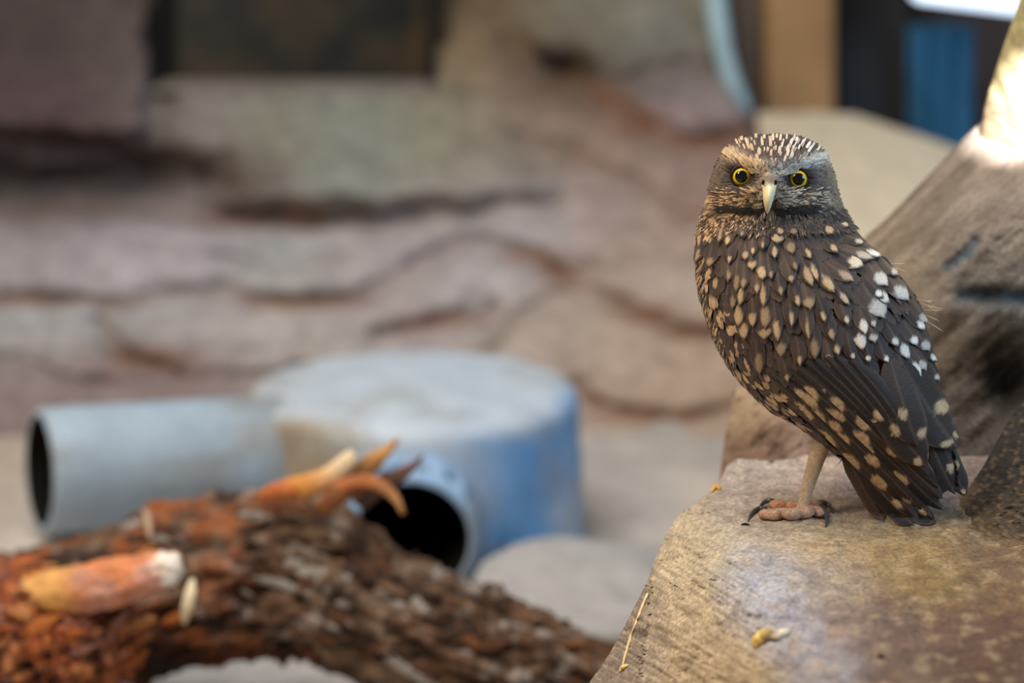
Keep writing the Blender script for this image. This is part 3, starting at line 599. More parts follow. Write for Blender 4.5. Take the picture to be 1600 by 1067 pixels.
bit('dark_seed', [(1371, 1027, 1.5), (1374, 1026, 3.5), (1378, 1027, 3.5), (1381, 1029, 1.5)], [(60, 44, 34), (70, 50, 36)], 'small brown seed on the purple brown face of the boulder', 'seed', 8)
# ================================================================== OWL
def build_owl():
    base = on_perch(1257, 808)
    root = empty('owl', base); tag(root, 'spotted brown owl with yellow eyes standing on the boulder', 'owl')
    OD = 1.40
    ROWS = [(1190, 213, 1218, 212, 9, 3), (1158, 218, 1254, 217, 21, 2), (1136, 234, 1282, 233, 29, 2), (1123, 254, 1294, 252, 34, 1), (1113, 280, 1303, 280, 36, 0), (1107, 304, 1309, 304, 37, 0), (1101, 324, 1316, 324, 37, 0),
            (1097, 343, 1323, 342, 38, 2), (1092, 366, 1336, 362, 41, 3), (1090, 398, 1364, 394, 46, 4), (1092, 438, 1398, 428, 50, 4), (1101, 480, 1427, 466, 53, 5), (1117, 526, 1444, 514, 54, 6), (1146, 578, 1456, 566, 52, 7), (1192, 628, 1466, 616, 46, 7), (1250, 666, 1477, 660, 36, 6), (1320, 718, 1486, 700, 24, 4), (1388, 770, 1492, 735, 12, 2), (1436, 794, 1494, 758, 5, 2)]
    NR, NC = 150, 112; A = crom(ROWS, NR); V = []; PXY = []; Cc = []
    for k in range(NR):
        lx, ly, rx, ry, th, do = A[k]; mx, my = (lx+rx)/2, (ly+ry)/2; hx, hy = (rx-lx)/2, (ry-ly)/2
        for c in range(NC):
            a = 2*math.pi*c/NC; ca, sa = math.cos(a), math.sin(a); e = 0.9
            u = math.copysign(abs(ca)**e, ca); v = math.copysign(abs(sa)**e, sa)
            px, py = mx+hx*u, my+hy*u; dd = (do-th*v)/1000.0
            if v > 0 and my < 350:                     # eye hollows, brow ridge, bill bump
                for ex, ey in ((1159, 276), (1247, 279)):
                    dd += 0.0035*math.exp(-(((px-ex)/20)**2+((my-ey)/17)**2))
                dd -= 0.0030*math.exp(-((my-258)/8)**2)*math.exp(-((px-1203)/70)**2)
                dd -= 0.0050*math.exp(-(((px-1202)/22)**2+((my-300)/26)**2))
            V.append(P(px, py, OD+dd)); PXY.append((px, py)); Cc.append(lin((62, 50, 43)))
    F = grid_faces(NR, NC, True)+[tuple(range(NC)), tuple(range((NR-1)*NC, NR*NC))[::-1]]
    mf = mat_feather('feather')
    body = fix_normals(mesh_obj('body', V, F, mat_vcol('down', 0.85, 0.2, 200, 0.3, 900, 0.3, 0.6, 500, 0.002), root, cols=Cc))
    bvh = BVHTree.FromPolygons(V, F)
    MISS = [False]
    def surf(px, py):
        MISS[0] = False
        h = bvh.ray_cast(C0, ray(px, py))
        if h[0] is not None:
            n = h[1]
            if n.dot(FW) > 0: n = -n
            return h[0], n
        MISS[0] = True; q = P(px, py, OD-0.004); l, n, i, d = bvh.find_nearest(q); dep = (l-C0).dot(FW)
        return P(px, py, dep), (-FW)
    # ---- flow of the feathers
    FL = np.array([(1130, 370, -.1, 1), (1200, 380, 0, 1), (1290, 370, .5, .85), (1345, 400, .92, .38), (1320, 435, .8, .6), (1265, 430, .35, .93), (1160, 450, 0, 1), (1195, 490, .05, 1), (1240, 500, .05, 1), (1375, 465, .6, .8), (1370, 485, .5, .85), (1405, 460, .6, .8), (1435, 500, .5, .86), (1345, 520, .1, 1), (1316, 590, .05, 1), (1360, 592, .15, 1), (1402, 590, .3, .95), (1430, 575, .45, .9), (1190, 560, .15, 1), (1222, 543, .1, 1), (1272, 543, .1, 1), (1400, 645, .35, .93), (1460, 640, .3, .95), (1430, 710, .6, .8), (1470, 690, .3, .95), (1100, 400, -.15, 1), (1105, 480, .25, .97), (1140, 570, .6, .8), (1200, 640, .8, .6), (1280, 640, .74, .67), (1340, 690, .74, .67), (1400, 760, .74, .67)], float)
    def flow(x, y):
        w_ = 1/(((FL[:, 0]-x)**2+(FL[:, 1]-y)**2)**1.2+60); d = (w_[:, None]*FL[:, 2:]).sum(0); return d/np.hypot(*d)
    BR = lin((78, 61, 50)); BR2 = lin((51, 41, 36)); EDGE = lin((142, 116, 96))
    rr = random.Random(11)
    def scl(k, c): return tuple(v*k for v in c)
    def spot_col(x, y):
        t = sstep(1290, 1380, x)*sstep(640, 560, y)
        return mixc(lin((202, 168, 126)), lin((230, 220, 206)), t)
    def feather_geo(rt, tip, wd, lift0, lift1, bend, spots, nu, nv, tone, shp=0.55, camber=0.0010, edge=0.30):
        rt = np.array(rt, float); tip = np.array(tip, float); ax = tip-rt; ln = np.hypot(*ax); ax /= ln; pr = np.array((-ax[1], ax[0]))
        Vv = []; Cv = []; Uv = []; jag = rr.random()*10; al_keep = len(spots) != 1
        for j in range(nv):
            t = j/(nv-1); cn = rt+ax*ln*t+pr*bend*math.sin(math.pi*t)
            hw = wd/2*min(1, (t*3.2+0.12))**0.6*max(0.02, (1-max(0, (t-shp)/(1-shp))**2.2))**0.6
            for i in range(nu):
                s = 2*i/(nu-1)-1; q = cn+pr*s*hw - ax*(abs(s)**2)*min(6, wd*0.12)*t
                q = q+ax*1.5*math.sin(s*9+jag)*t*t
                p, n = surf(q[0], q[1]); p = p+n*(lift0+(lift1-lift0)*t+camber*(1-s*s))
                if q[1] > 765:
                    lim = (on_perch(q[0], q[1])-C0).dot(FW)-0.002; dp = (p-C0).dot(FW)
                    if dp > lim: p = C0+(p-C0)*(lim/dp)
                Vv.append(p); Uv.append((s*0.5+0.5, t))
                c = mixc(BR, BR2, 0.5+0.5*math.sin(jag+t*2)); c = tuple(x*tone for x in c)
                c = mixc(c, EDGE, edge*sstep(0.72, 1.0, abs(s))*t+0.22*sstep(0.12, 0.0, abs(s)))
                for (sx, sy, sl, sw, sa) in spots:
                    dx, dy = q[0]-sx, q[1]-sy; al = dx*sa[0]+dy*sa[1]; ac = -dx*sa[1]+dy*sa[0]
                    m = math.hypot(al/(sl*0.54), ac/(sw*0.54))+0.16*fbm(Vector((q[0]/5, q[1]/5, jag)))
                    m += 0.22*fbm(Vector((al/9, ac/1.6, jag+3)))
                    if m < 1.2: c = mixc(c, spot_col(sx, sy), (0.95 if al_keep else 0.42+0.5*math.sin(jag*7)**2+0.2*sstep(1280, 1340, sx))*sstep(1.18, 0.74, m))
                Cv.append(c)
        return Vv, grid_faces(nv, nu), Cv, Uv
    def feather(name, *a, **k):
        Vv, Fv, Cv, Uv = feather_geo(*a, **k)
        return mesh_obj(name, Vv, Fv, mf, root, cols=Cv, uvs=Uv)
    # ---- wing, mantle and scapular feathers that carry the pale spots: (x, y, length, width)
    SP = [(1162, 367, 7, 6), (1141, 377, 10, 8), (1130, 368, 20, 6), (1116, 409, 13, 9), (1098, 398, 16, 6), (1214, 375, 11, 18), (1218, 364, 9, 9), (1239, 364, 8, 13), (1235, 390, 14, 13), (1210, 396, 15, 8), (1167, 400, 10, 9), (1178, 394, 10, 5), (1177, 416, 10, 17), (1261, 399, 12, 6), (1291, 362, 14, 10), (1313, 350, 16, 9), (1299, 392, 13, 8), (1336, 382, 10, 6), (1332, 414, 21, 18), (1344, 404, 24, 9), (1359, 401, 20, 8), (1318, 434, 23, 11), (1262, 434, 23, 12), (1271, 428, 23, 10), (1292, 445, 27, 12), (1241, 418, 12, 6), (1235, 437, 8, 11), (1155, 442, 20, 8), (1165, 442, 15, 9), (1143, 430, 16, 5), (1161, 460, 23, 8), (1192, 428, 14, 14), (1194, 462, 27, 10), (1158, 492, 25, 14), (1179, 497, 20, 12), (1198, 494, 29, 14), (1263, 474, 14, 20), (1237, 497, 21, 6), (1215, 514, 29, 11), (1166, 514, 19, 13), (1197, 519, 13, 24), (1261, 512, 23, 7), (1298, 521, 15, 8), (1316, 467, 21, 6), (1346, 510, 19, 12), (1360, 506, 8, 8), (1342, 533, 21, 16), (1368, 484, 27, 25), (1368, 462, 10, 9), (1372, 440, 21, 18), (1403, 461, 23, 18), (1375, 466, 20, 12), (1391, 430, 10, 9), (1435, 499, 14, 13), (1431, 510, 12, 9), (1393, 534, 11, 9), (1439, 541, 15, 13), (1421, 533, 12, 10), (1408, 549, 22, 11), (1361, 528, 9, 13), (1337, 579, 15, 12), (1316, 590, 21, 17), (1291, 580, 17, 13), (1305, 586, 15, 9), (1361, 592, 21, 15), (1402, 590, 19, 17), (1425, 577, 19, 15), (1434, 571, 14, 10), (1410, 579, 13, 9), (1353, 559, 7, 7), (1294, 560, 15, 7), (1222, 543, 17, 17), (1190, 563, 27, 11), (1272, 543, 23, 14), (1232, 585, 9, 7), (1287, 604, 9, 5), (1359, 614, 9, 14), (1332, 629, 12, 12), (1450, 560, 10, 8), (1455, 590, 9, 7), (1246, 470, 12, 8), (1220, 455, 12, 7), (1285, 495, 12, 7), (1320, 500, 10, 6), (1306, 545, 12, 8), (1250, 560, 10, 7), (1330, 555, 8, 6), (1380, 560, 8, 7), (1144, 405, 10, 5), (1192, 385, 8, 5), (1205, 430, 10, 6), (1150, 470, 16, 7), (1185, 450, 12, 6)]
    SP.sort(key=lambda s: -s[1])
    for (x, y, l, wd) in SP:
        if x < 1290: wd *= rr.uniform(0.7, 0.95); l *= rr.uniform(0.85, 1.15)
        d = flow(x, y); fl = max(46, l*2.4) if y > 400 else max(32, l*2.2); fw = max(24, wd*1.55) if y > 400 else max(18, wd*1.5)
        tip = np.array((x, y))+d*(l*0.5+4); rt = tip-d*fl
        rt[1] = max(rt[1], 346 if rt[0] > 1150 else 330)
        feather('covert_feather', rt, tip, fw, 0.0008, 0.0030, rr.uniform(-2, 2), [(x, y, l, wd, d)], 9, 15, rr.uniform(0.82, 1.15), shp=0.45)
    # ---- flight feathers
    fd = np.array((0.74, 0.67))
    FS = [(1256, 640, 30, 14), (1240, 644, 20, 10), (1268, 611, 24, 12), (1267, 622, 22, 11), (1251, 612, 16, 9), (1280, 646, 22, 11), (1307, 628, 22, 14), (1299, 643, 16, 9), (1310, 644, 22, 9), (1306, 661, 19, 10), (1347, 656, 22, 14), (1319, 681, 20, 10), (1346, 680, 26, 14), (1293, 683, 30, 14), (1270, 679, 30, 10), (1370, 659, 20, 10), (1370, 642, 16, 10), (1357, 698, 18, 9), (1332, 718, 27, 14), (1318, 712, 20, 7), (1375, 749, 23, 12), (1349, 750, 13, 7), (1407, 743, 22, 9), (1401, 787, 17, 7), (1417, 780, 14, 7), (1364, 714, 20, 10), (1232, 628, 16, 8), (1392, 700, 16, 8), (1440, 800, 12, 6)]
    FS = [(a, b_, c*1.15, d_*1.25, fd) for a, b_, c, d_ in FS]
    FF = [((1205, 585), (1436, 814), 28), ((1218, 578), (1456, 810), 29), ((1232, 572), (1471, 796), 31), ((1246, 568), (1470, 776), 31), ((1260, 562), (1462, 757), 31), ((1275, 560), (1448, 738), 31), ((1290, 556), (1434, 722), 31), ((1306, 556), (1428, 704), 31), ((1326, 560), (1424, 690), 32)]
    def off_axis(f, sp_):
        a = np.array(f[0], float); b_ = np.array(f[1], float); ax = (b_-a)/np.hypot(*(b_-a)); al = (sp_[0]-a[0])*ax[0]+(sp_[1]-a[1])*ax[1]
        L_ = np.hypot(*(b_-a)); v = ((sp_[0]-a[0])*-ax[1]+(sp_[1]-a[1])*ax[0])+5*math.sin(math.pi*min(1, max(0, al/L_)))
        return v/(f[2]/2) if al < L_-6 else 99
    for k, (r, t, wd) in enumerate(FF):
        mine = []
        for sp_ in FS:
            best = min(range(len(FF)), key=lambda i: abs(off_axis(FF[i], sp_)-0.30))
            if best == k: mine.append(sp_)
        feather('flight_feather', r, t, wd, 0.0004+0.0004*k, 0.0010+0.0005*k, -5, mine, 13, 80, (0.46, 0.62)[k % 2], shp=0.82, camber=0.0018, edge=0.6)
    ts = [(1402, 641, 17, 12, (.5, .86)), (1393, 665, 20, 11, (.5, .86)), (1431, 672, 15, 14, (.6, .8)), (1459, 637, 21, 20, (.6, -.8)), (1477, 681, 11, 7, (.3, .95)), (1465, 692, 9, 15, (.2, .98)), (1428, 713, 12, 12, (.6, .8)), (1444, 706, 9, 6, (.5, .86)), (1472, 609, 11, 9, (.3, .95)), (1483, 731, 14, 10, (.3, .95)), (1494, 725, 12, 7, (.3, .95)), (1505, 768, 8, 6, (.3, .95))]
    for r, t, wd, l0, l1, tn in (((1444, 620), (1508, 775), 34, -0.0005, 0.0003, .80), ((1432, 640), (1492, 772), 26, -0.001, -0.0004, .62), ((1318, 700), (1384, 815), 26, -0.006, -0.010, .95), ((1350, 740), (1428, 820), 34, -0.006, -0.004, .62), ((1370, 750), (1462, 818), 32, -0.004, -0.003, .6)):
        feather('tail_feather', r, t, wd, l0, l1, 2, ts, 11, 50, tn, shp=0.8)
    for r, t, wd, l1 in (((1350, 585), (1440, 722), 50, 0.0058), ((1405, 570), (1480, 702), 62, 0.0050), ((1385, 560), (1425, 690), 50, 0.0064)):
        feather('tertial_feather', r, t, wd, 0.0026, l1+0.001, 3, ts, 15, 44, 0.78, shp=0.7)
    # ---- small contour plumage over the whole body
    PV = []; PF = []; PC_ = []; PU = []
    TAN = lin((200, 166, 122)); TAN2 = lin((176, 142, 108))
    def blade(pts, nrm, wid, cols, side=None):
        o = len(PV); n = len(pts)
        for k in range(n):
            t = (pts[min(k+1, n-1)]-pts[max(k-1, 0)]); s = t.cross(nrm).normalized(); hw = wid*(0.45+0.55*math.sin(math.pi*min(1, k/(n-1)*0.75+0.12)))*(0.12 if k == n-1 else 1)
            for m in (-1, 0, 1):
                PV.append(pts[k]+s*(hw*m)+nrm*(0.12*wid if m == 0 else 0)); PC_.append(cols[k]); PU.append((m*0.5+0.5, k/(n-1)))
        PF.extend(grid_faces(n, 3, off=o))
    def breast(x, y):      # 1 on the barred breast side, 0 on the wing
        edge = 1124+max(0, y-450)*0.58+ (8 if y < 400 else 0)
        return sstep(edge+10, edge-6, x)
    for q in range(4600):
        k = rr.uniform(52, NR-6); c = rr.randrange(NC); k0 = int(k); i0 = k0*NC+c; p = V[i0].lerp(V[i0+NC], k-k0); px, py = PXY[i0]
        front = 0 < c < NC/2; br = breast(px, py) if front else 0.6*sstep(1250, 1150, px)
        if (py > 700 and px > 1330) or (front and py > 604 and px > 1240+(py-604)*0.6): continue
        nrm = (V[k0*NC+(c+1) % NC]-V[k0*NC+(c-1) % NC]).cross(V[i0+NC]-V[i0]).normalized()
        cen_ = P((A[k0][0]+A[k0][2])/2, (A[k0][1]+A[k0][3])/2, OD+A[k0][5]/1000)
        if nrm.dot(p-cen_) < 0: nrm = -nrm
        d2 = flow(px, py); d3 = (Vector((1, 0, 0))*d2[0]-UP*d2[1]); d3 = (d3-nrm*d3.dot(nrm)).normalized()
        d3 = (d3+(d3.cross(nrm))*rr.uniform(-0.3, 0.3)).normalized()
        L_ = (rr.uniform(8.0, 13) if br > 0.5 else rr.uniform(8, 13))/1000; W_ = (rr.uniform(1.5, 2.8) if br > .5 else rr.uniform(1.8, 3.0))/1000
        tn = rr.uniform(0.75, 1.25); b0 = tuple(x*tn for x in mixc(BR, BR2, rr.random()))
        pts = [p+nrm*0.0002, p+d3*L_*0.3+nrm*0.0008, p+d3*L_*0.6+nrm*0.0012, p+d3*L_*0.85+nrm*0.0013, p+d3*L_+nrm*0.0010]
        if br > 0.5:
            tt = scl(rr.uniform(0.8, 1.15), mixc(TAN, TAN2, rr.random()))
            bar = math.sin(px*0.10+py*0.19+3.0*fbm(Vector((px/40, py/40, 2))))
            pale = rr.random() < (0.40+0.5*bar)*(1.0 if py < 560 else 1.25)
            cols = [b0, b0, tt if pale else b0, tt if pale else b0, mixc(tt, b0, .3) if pale else b0]
        else:
            cols = [b0, b0, b0, mixc(b0, EDGE, 0.12), mixc(b0, EDGE, 0.3)]
        blade(pts, nrm, W_, cols)
    pl = mesh_obj('contour_plumage', PV, PF, mf, root, cols=PC_, uvs=PU); pl['kind'] = 'stuff'
    # ---- fine head plumage
    PV.clear(); PF.clear(); PC_.clear(); PU.clear()
    E1 = np.array((1159., 275.)); E2 = np.array((1247., 279.))
    def near(x, y, pl_, w_): return math.exp(-(seg_dist(x, y, pl_)/w_)**2)
    def head_col(x, y):
        side = sstep(1170, 1250, x)  # greyer right side: cool side light mixed into the plumage colour
        crown_edge = 232+0 if False else (236+(x-1128)*0.52 if x < 1200 else 274-(x-1210)*0.28)
        crown = sstep(crown_edge+2, crown_edge-8, y)
        cheek = mixc(lin((112, 90, 70)), lin((112, 100, 90)), side)
        c = mixc(cheek, lin((82, 68, 61)), crown)
        c = mixc(c, mixc(lin((92, 74, 58)), lin((96, 84, 76)), side), 0.8*max(math.exp(-(np.hypot(x-1140, y-285)/18)**2), math.exp(-(np.hypot(x-1268, y-290)/18)**2)))
        br_ = near(x, y, [(1134, 238), (1150, 247), (1170, 261), (1193, 271)], 8); c = mixc(c, lin((218, 184, 140)), 0.85*br_)
        br2 = near(x, y, [(1212, 274), (1232, 268), (1258, 259), (1288, 248)], 8); c = mixc(c, lin((222, 210, 194)), 0.85*br2)
        c = mixc(c, lin((196, 178, 156)), 0.7*math.exp(-(((x-1203)/14)**2+((y-272)/8)**2)))
        c = mixc(c, lin((168, 148, 124)), 0.7*math.exp(-(((x-1180)/12)**2+((y-300)/16)**2))+0.7*math.exp(-(((x-1224)/12)**2+((y-298)/16)**2)))
        mo = near(x, y, [(1112, 312), (1140, 314), (1168, 316), (1192, 322)], 9); c = mixc(c, lin((206, 166, 116)), 0.8*mo)
        mo2 = near(x, y, [(1212, 322), (1236, 313), (1264, 311), (1290, 314)], 7); c = mixc(c, lin((186, 160, 126)), 0.7*mo2)
        dk_ = near(x, y, [(1160, 327), (1190, 334), (1215, 334), (1245, 326), (1290, 324)], 5); c = mixc(c, lin((52, 40, 33)), 0.85*dk_)
        low = sstep(328, 342, y); c = mixc(c, mixc(lin((112, 86, 62)), lin((64, 54, 48)), sstep(1150, 1230, x)), low*0.85)
        c = mixc(c, lin((196, 158, 112)), 0.8*near(x, y, [(1098, 362), (1120, 352), (1150, 343), (1176, 340)], 6))
        for e in (E1, E2): c = mixc(c, lin((48, 40, 36)), 0.8*math.exp(-(max(0, np.hypot(x-e[0], y-e[1])-16)/4)**2))
        return c
    def strand(x, y, ux, uy, ln, wpx, col, lift=0.0012):
        n = math.hypot(ux, uy)+1e-6; ux /= n; uy /= n; pts = []; nn = None
        surf(x, y)
        if MISS[0] and y < 330: return
        surf(x+ux*ln, y+uy*ln)
        if MISS[0] and ln < 21: ln *= 0.45
        for k, t in enumerate((0, .4, .75, 1)):
            p, nm = surf(x+ux*ln*t, y+uy*ln*t); nn = nn or nm
            pts.append(p+nm*(0.0002+lift*math.sin(t*1.9)))
        blade(pts, nn, wpx*0.00037*0.5, [tuple(v*0.8 for v in col), col, col, tuple(min(1, v*1.1) for v in col)])
    for q in range(13500):
        y = rr.uniform(212, 372); t = (y-212)/(372-212); x = rr.uniform(1090, 1335)
        if y < 330:
            hw = (97+0.28*max(0, y-285))*math.sqrt(max(0.02, 1-max(0, (276-y)/66)**2.2))
            if abs(x-1208) > hw: continue
        elif x < 1112-(y-330)*0.5 or x > 1308+(y-330)*0.8: continue
        d1 = np.hypot(x-E1[0], y-E1[1]); d2 = np.hypot(x-E2[0], y-E2[1])
        if min(d1, d2) < 17 or (abs(x-1202) < 10 and 278 < y < 330): continue
        crown_edge = 236+(x-1128)*0.52 if x < 1200 else 274-(x-1210)*0.28
        if y < crown_edge-2: u = np.array((x-1203, (y-330)*1.0))
        elif y > 335: u = np.array(((x-1205)*0.006, 1.0))
        else:
            e = E1 if d1 < d2 else E2
            u = (np.array((x, y))-e)/min(d1, d2)*0.7+np.array((x-1202, (y-285)*0.7))/60.0
            if y > 305: u = np.array((x-1202, 14+0.25*abs(x-1202)))
        u = u/(np.hypot(*u)+1e-6)+np.array((rr.uniform(-.3, .3), rr.uniform(-.3, .3)))
        ln = rr.uniform(8, 14) if y < 335 else rr.uniform(12, 22)
        tx, ty = x+u[0]*ln, y+u[1]*ln
        if min(np.hypot(tx-E1[0], ty-E1[1]), np.hypot(tx-E2[0], ty-E2[1])) < 16.5: continue
        k = rr.choice((0.5, 0.7, 0.9, 1.0, 1.1, 1.3, 1.55)); strand(x, y, u[0], u[1], ln, rr.uniform(1.5, 3.2), tuple(v*k*0.78 for v in head_col(x, y)))
    # pale crown streaks
    CR = [(500, 185), (595, 230), (645, 130), (700, 200), (740, 245), (675, 280), (770, 210), (790, 160), (840, 270), (870, 180), (925, 205), (970, 195), (1000, 230), (950, 245), (1025, 200), (1110, 215), (715, 135), (760, 140), (845, 160), (900, 140), (955, 155), (620, 245), (862, 215), (1045, 175), (565, 155), (580, 195), (665, 335), (620, 345), (530, 150), (820, 130), (695, 165), (770, 285), (905, 290), (880, 330), (1060, 225), (985, 160), (640, 190), (810, 235), (900, 250), (555, 225), (935, 310), (1080, 255), (1150, 240)]
    for sx, sy in CR:
        x, y = 1060+sx*.1875, 190+sy*.1875; u = (x-1203, (y-330)); s = 1.0-0.3*rr.random()
        c = mixc(lin((220, 186, 146)), lin((228, 216, 200)), sstep(1190, 1260, x)); nn = math.hypot(*u)
        s = rr.uniform(0.55, 1.1); strand(x-u[0]/nn*6, y-u[1]/nn*6, u[0]+rr.uniform(-14, 14), u[1], 14*s, 4.6*s, scl(rr.uniform(0.7, 1.0), c), 0.0022)
    for q in range(60):
        x = rr.uniform(1140, 1285); y = rr.uniform(214, 262)
        if y > (236+(x-1128)*0.52 if x < 1200 else 274-(x-1210)*0.28)-8: continue
        strand(x, y, (x-1203)+rr.uniform(-14, 14), y-330, rr.uniform(5, 11), rr.uniform(1.5, 3), scl(rr.uniform(.5, .9), lin((214, 186, 154))), 0.0020)
    # pale brows sweeping up and out from the bill, overhanging the eyes
    for pl_, cb in (([(1191, 270), (1181, 265), (1170, 258), (1158, 250), (1145, 243), (1136, 238)], (226, 192, 148)), ([(1213, 272), (1225, 268), (1239, 263), (1254, 258), (1268, 252), (1280, 248)], (228, 218, 204))):
        pa = crom(pl_, 60)
        for q in range(190):
            i = rr.randrange(58); a = pa[i]; t = pa[i+1]-pa[i]; t = t/np.hypot(*t); off = rr.gauss(0, 2.4)
            strand(a[0], a[1]+off, t[0]+rr.uniform(-.2, .2), t[1]+rr.uniform(-.45, .15), rr.uniform(9, 16), rr.uniform(1.5, 2.8), scl(rr.uniform(.4, 0.9), lin(cb)), 0.0022)
    for q in range(420):
        sd = rr.choice((-1, 1)); x0_ = 1202+sd*rr.uniform(9, 80); y0_ = rr.uniform(297, 324)
        c = lin(rr.choice(((214, 174, 124), (186, 146, 102), (96, 74, 56), (70, 54, 42)) if sd < 0 else ((190, 166, 134), (206, 190, 166), (92, 78, 66), (66, 56, 48))))
        strand(x0_, y0_, sd, (y0_-308)/34+rr.uniform(-.3, .3), rr.uniform(7, 17), rr.uniform(1.1, 2.0), scl(rr.uniform(.7, 1.1), c), 0.0026)
    for q in range(260):  # dark throat band, chin shadow included in its colour
        sd = rr.choice((-1, 1)); x0_ = 1201+sd*rr.uniform(4, 66); y0_ = 329-0.06*abs(x0_-1201)+rr.gauss(0, 2.2)
        strand(x0_, y0_, sd, rr.uniform(-0.1, 0.3), rr.uniform(10, 20), rr.uniform(1.4, 2.6), scl(rr.uniform(.6, 1.1), lin((40, 31, 26))), 0.0030)
    # chin and neck ruff overlapping the mantle
    for q in range(1500):
        x = rr.uniform(1098, 1326); y = rr.uniform(326, 356)
        if x < 1110-(y-330)*0.5 or x > 1316+(y-330)*0.6: continue
        if x < 1150+70*rr.random(): c = lin(rr.choice(((190, 150, 106), (120, 92, 66), (72, 54, 42), (86, 64, 48), (206, 172, 128), (60, 46, 37))))
        else: c = lin(rr.choice(((70, 58, 50), (54, 45, 40), (96, 78, 64), (84, 70, 60), (120, 98, 78))))
        strand(x, y, (x-1215)*0.012, 1.0-0.6*sstep(1190, 1120, x)*0, rr.uniform(12, 26), rr.uniform(1.6, 3.2), scl(rr.uniform(.6, 1.2), c), 0.0026)
    # pale filaments at the wing's trailing edge
    for (x, y) in [(1428, 466), (1432, 470), (1436, 474), (1434, 468), (1440, 478), (1442, 484), (1446, 492), (1390, 412), (1394, 416), (1386, 412), (1446, 500), (1440, 472)]:
        strand(x, y, 1, rr.uniform(-.05, .7), rr.uniform(22, 36), 1.3, lin((206, 178, 134)), 0.002)
    # ragged edge of the breast
    for q in range(260):
        y = rr.uniform(340, 560); i = int(np.argmin(np.abs(A[:, 1]-y))); x = A[i][0]+rr.uniform(0, 16); d = flow(x, y)
        strand(x, y, d[0]-0.28, d[1], rr.uniform(14, 26), rr.uniform(1.8, 3.4), scl(rr.uniform(.7, 1.2), (lin((190, 152, 108)) if rr.random() < .5 else lin((84, 66, 52)))), 0.0022)
    hp = mesh_obj('head_plumage', PV, PF, mf, root, cols=PC_, uvs=PU); hp['kind'] = 'stuff'
    # ---- eyes
    m_iris = mat_plain('iris', (236, 190, 34), 0.2, 0.3, var=0.18, vscale=900); m_pupil = mat_plain('pupil', (2, 2, 2), 0.04, 0.5, var=0)
    m_lid = mat_plain('eyelid', (24, 20, 18), 0.6, 0.3)
    for (ex, ey, r, pr_) in ((1159, 275.5, 15.0, 9.8), (1247, 279.5, 15.0, 9.6)):
        h, n = surf(ex, ey); dep = (h-C0).dot(FW)-0.0012; c = P(ex, ey, dep); px_ = dep/FPX
        nd = (C0-c).normalized(); nd = (nd+Vector((0.10 if ex > 1200 else -0.10, 0, -0.02))).normalized(); ux = nd.cross(UP).normalized()*-1; uy = nd.cross(ux).normalized()
        def cap(r0, r1, z0, bulge, nr=12, ns=48):
            Vv = []
            for a in range(nr):
                q = r0+(r1-r0)*a/(nr-1)
                for s in range(ns):
                    th = 2*math.pi*s/ns; Vv.append(c+ux*(q*px_*math.cos(th))+uy*(q*px_*math.sin(th))+nd*(px_*(z0+bulge*math.sqrt(max(0, 1-(q/17.0)**2)))))
            return Vv, grid_faces(nr, ns, True)
        Vv, Fv = cap(pr_*0.9, r, -7, 18); eye = fix_normals(mesh_obj('eye', Vv, Fv, m_iris, root)); eye['label'] = 'yellow eye'
        Vv, Fv = cap(0.05, pr_, -6.7, 18); fix_normals(mesh_obj('pupil', Vv, Fv, m_pupil, eye))
        Vv = []; ns, mm = 48, 12
        for s in range(ns):
            th = 2*math.pi*s/ns; cc_ = c+ux*(16.2*px_*math.cos(th))+uy*(15.6*px_*math.sin(th))+nd*(px_*3.4); rad = ux*math.cos(th)+uy*math.sin(th)
            for m in range(mm):
                ph = 2*math.pi*m/mm; tr = 1.7+(0.8 if uy.dot(UP)*math.sin(th) > 0.2 else 0); Vv.append(cc_+rad*(tr*px_*math.cos(ph))+nd*(tr*1.3*px_*math.sin(ph)))
        fl = [(s*mm+m, s*mm+(m+1) % mm, ((s+1) % ns)*mm+(m+1) % mm, ((s+1) % ns)*mm+m) for s in range(ns) for m in range(mm)]
        fix_normals(mesh_obj('eyelid', Vv, fl, m_lid, eye))
    # ---- bill
    fh = (surf(1202, 300)[0]-C0).dot(FW)
    BK = [(1203, 272, 0.004, 8, 5), (1203, 278, -0.001, 12, 9), (1202.5, 286, -0.005, 12.5, 12), (1202, 295, -0.0085, 10.5, 13), (1201, 306, -0.0105, 8.8, 12), (1200, 316, -0.0108, 6.8, 10), (1199.5, 324, -0.0096, 4.8, 7), (1199, 330, -0.0078, 2.8, 4), (1199, 334, -0.006, 0.6, 1)]
    BA = crom(BK, 40); Vv = []; Cv = []; ns = 28
    for k in range(40):
        x, y, do, wx, wz = BA[k]; c = P(x, y, fh+do+0.003); px_ = fh/FPX
        for s in range(ns):
            th = 2*math.pi*s/ns; ca, sa = math.cos(th), math.sin(th); ridge = wz*(sa if sa < 0 else (sa**1.0)*(1-0.35*abs(ca)))
            Vv.append(c+Vector((1, 0, 0))*(wx*px_*ca)-FW*(ridge*px_))
            cere = sstep(296, 284, y+4*abs(ca)); col = mixc(lin((226, 210, 168)), lin((120, 104, 92)), cere)
            col = mixc(col, lin((206, 178, 116)), 0.5*sstep(0.2, -0.8, ca)*(1-cere)); Cv.append(col)  # tan left side, its shading put into the horn colour
    beak = fix_normals(mesh_obj('beak', Vv, grid_faces(40, ns, True)+[tuple(range(ns)), tuple(range(39*ns, 40*ns))[::-1]], mat_vcol('horn', 0.3, 0.5, 80, 0.08, 600, 0.08, 0.1, 400, 0.001), root, cols=Cv)); beak['label'] = 'pale ivory hooked beak'
    m_no = mat_plain('nostril', (40, 30, 28), 0.8, 0.1)
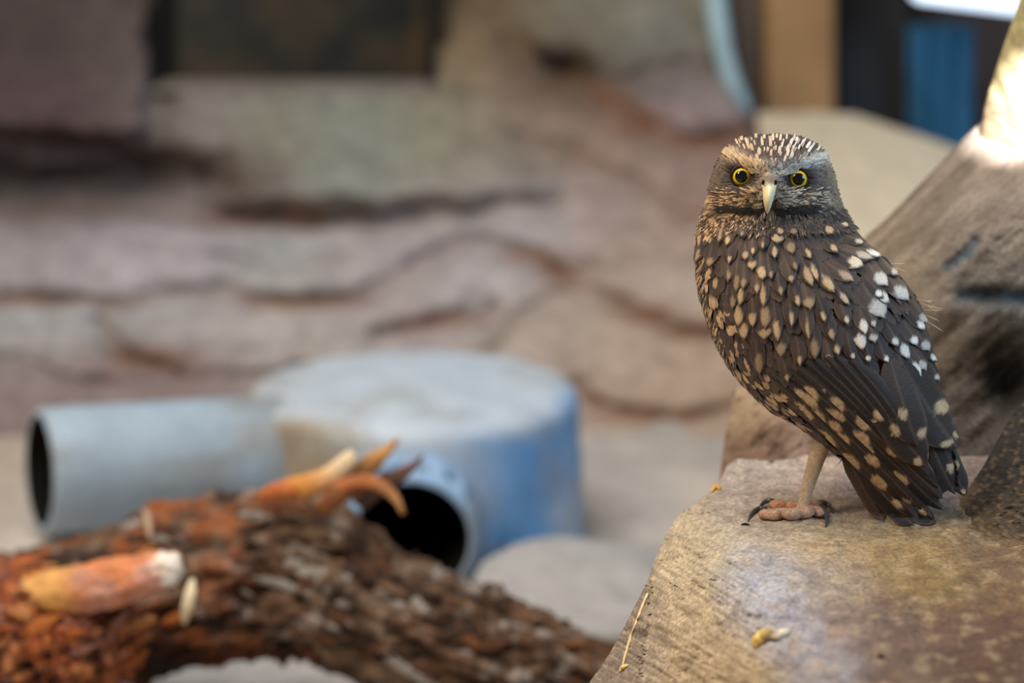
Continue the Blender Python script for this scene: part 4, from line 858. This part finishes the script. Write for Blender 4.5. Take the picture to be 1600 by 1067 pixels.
    for nx in (1192.5, 1212):
        c = P(nx, 285, fh-0.0070); Vv = []
        bm = bmesh.new(); bmesh.ops.create_icosphere(bm, subdivisions=2, radius=1); Vv = [c+Vector((v.co.x*0.0010, v.co.y*0.0008, v.co.z*0.0016)) for v in bm.verts]; Fv = [tuple(v.index for v in f.verts) for f in bm.faces]; bm.free()
        mesh_obj('nostril', Vv, Fv, m_no, beak)
    # ---- leg, toes, talons
    def pd(x, y): return (on_perch(x, y)-C0).dot(FW)
    m_leg = mat_vcol('leg_skin', 0.75, 0.25, 160, 0.15, 800, 0.25, 0.7, 700, 0.0015)
    dl = pd(1257, 806)
    leg = sweep('leg', [(1304, 650, dl-0.004, 22), (1292, 676, dl-0.004, 17), (1280, 705, dl-0.003, 14), (1270, 735, dl-0.003, 12), (1262, 762, dl-0.002, 10), (1256, 784, dl-0.002, 9), (1252, 798, dl-0.002, 10)], m_leg, root, 24, 60, lin((196, 168, 136)))
    leg['label'] = 'slender tan leg'
    def toe(pts, col):
        pp = [(x, y+1.5, pd(x, y+r)-0.0015, r*0.86) for x, y, r in pts]
        return sweep('toe', pp, m_toe, leg, 18, 36, col)
    m_toe = mat_vcol('toe_skin', 0.8, 0.25, 220, 0.25, 900, 0.3, 1.0, 800, 0.002)
    toe([(1262, 796, 9), (1246, 800, 11), (1236, 802, 11), (1224, 800, 10), (1212, 802, 11), (1202, 802, 10), (1193, 802, 9), (1188, 802, 5)], lin((204, 164, 136)))
    toe([(1258, 790, 9), (1244, 790, 10), (1230, 789, 8), (1218, 788, 10), (1210, 787, 9), (1205, 786, 5)], lin((208, 152, 112)))
    toe([(1250, 800, 11), (1262, 798, 11), (1270, 794, 10), (1278, 798, 10), (1283, 801, 7), (1286, 802, 3)], lin((208, 160, 130)))
    toe([(1252, 794, 10), (1264, 790, 9), (1274, 788, 8), (1281, 787, 6), (1284, 787, 3)], lin((200, 152, 124)))
    m_tal = mat_plain('talon', (58, 54, 56), 0.3, 0.5, var=0.15, vscale=300)
    def talon(pts):
        sweep('talon', [(x, y, pd(x, max(y, 790))-o, r) for x, y, r, o in pts], m_tal, leg, 14, 26)
    talon([(1197, 797, 4.5, .004), (1188, 795, 4.8, .006), (1179, 799, 4, .005), (1172, 807, 2.6, .003), (1169, 815, .8, .001)])
    talon([(1210, 783, 4, .002), (1202, 782, 4.2, .003), (1194, 785, 3.5, .003), (1188, 791, 2.2, .002), (1185, 797, .7, .001)])
    talon([(1280, 793, 4, .006), (1287, 798, 4.4, .008), (1291, 806, 4, .007), (1292, 815, 2.8, .004), (1290, 824, .8, .001)])
    talon([(1278, 785, 3.5, .003), (1286, 785, 4, .004), (1294, 788, 3.4, .004), (1299, 794, 2.2, .003), (1303, 802, .7, .001)])
build_owl()
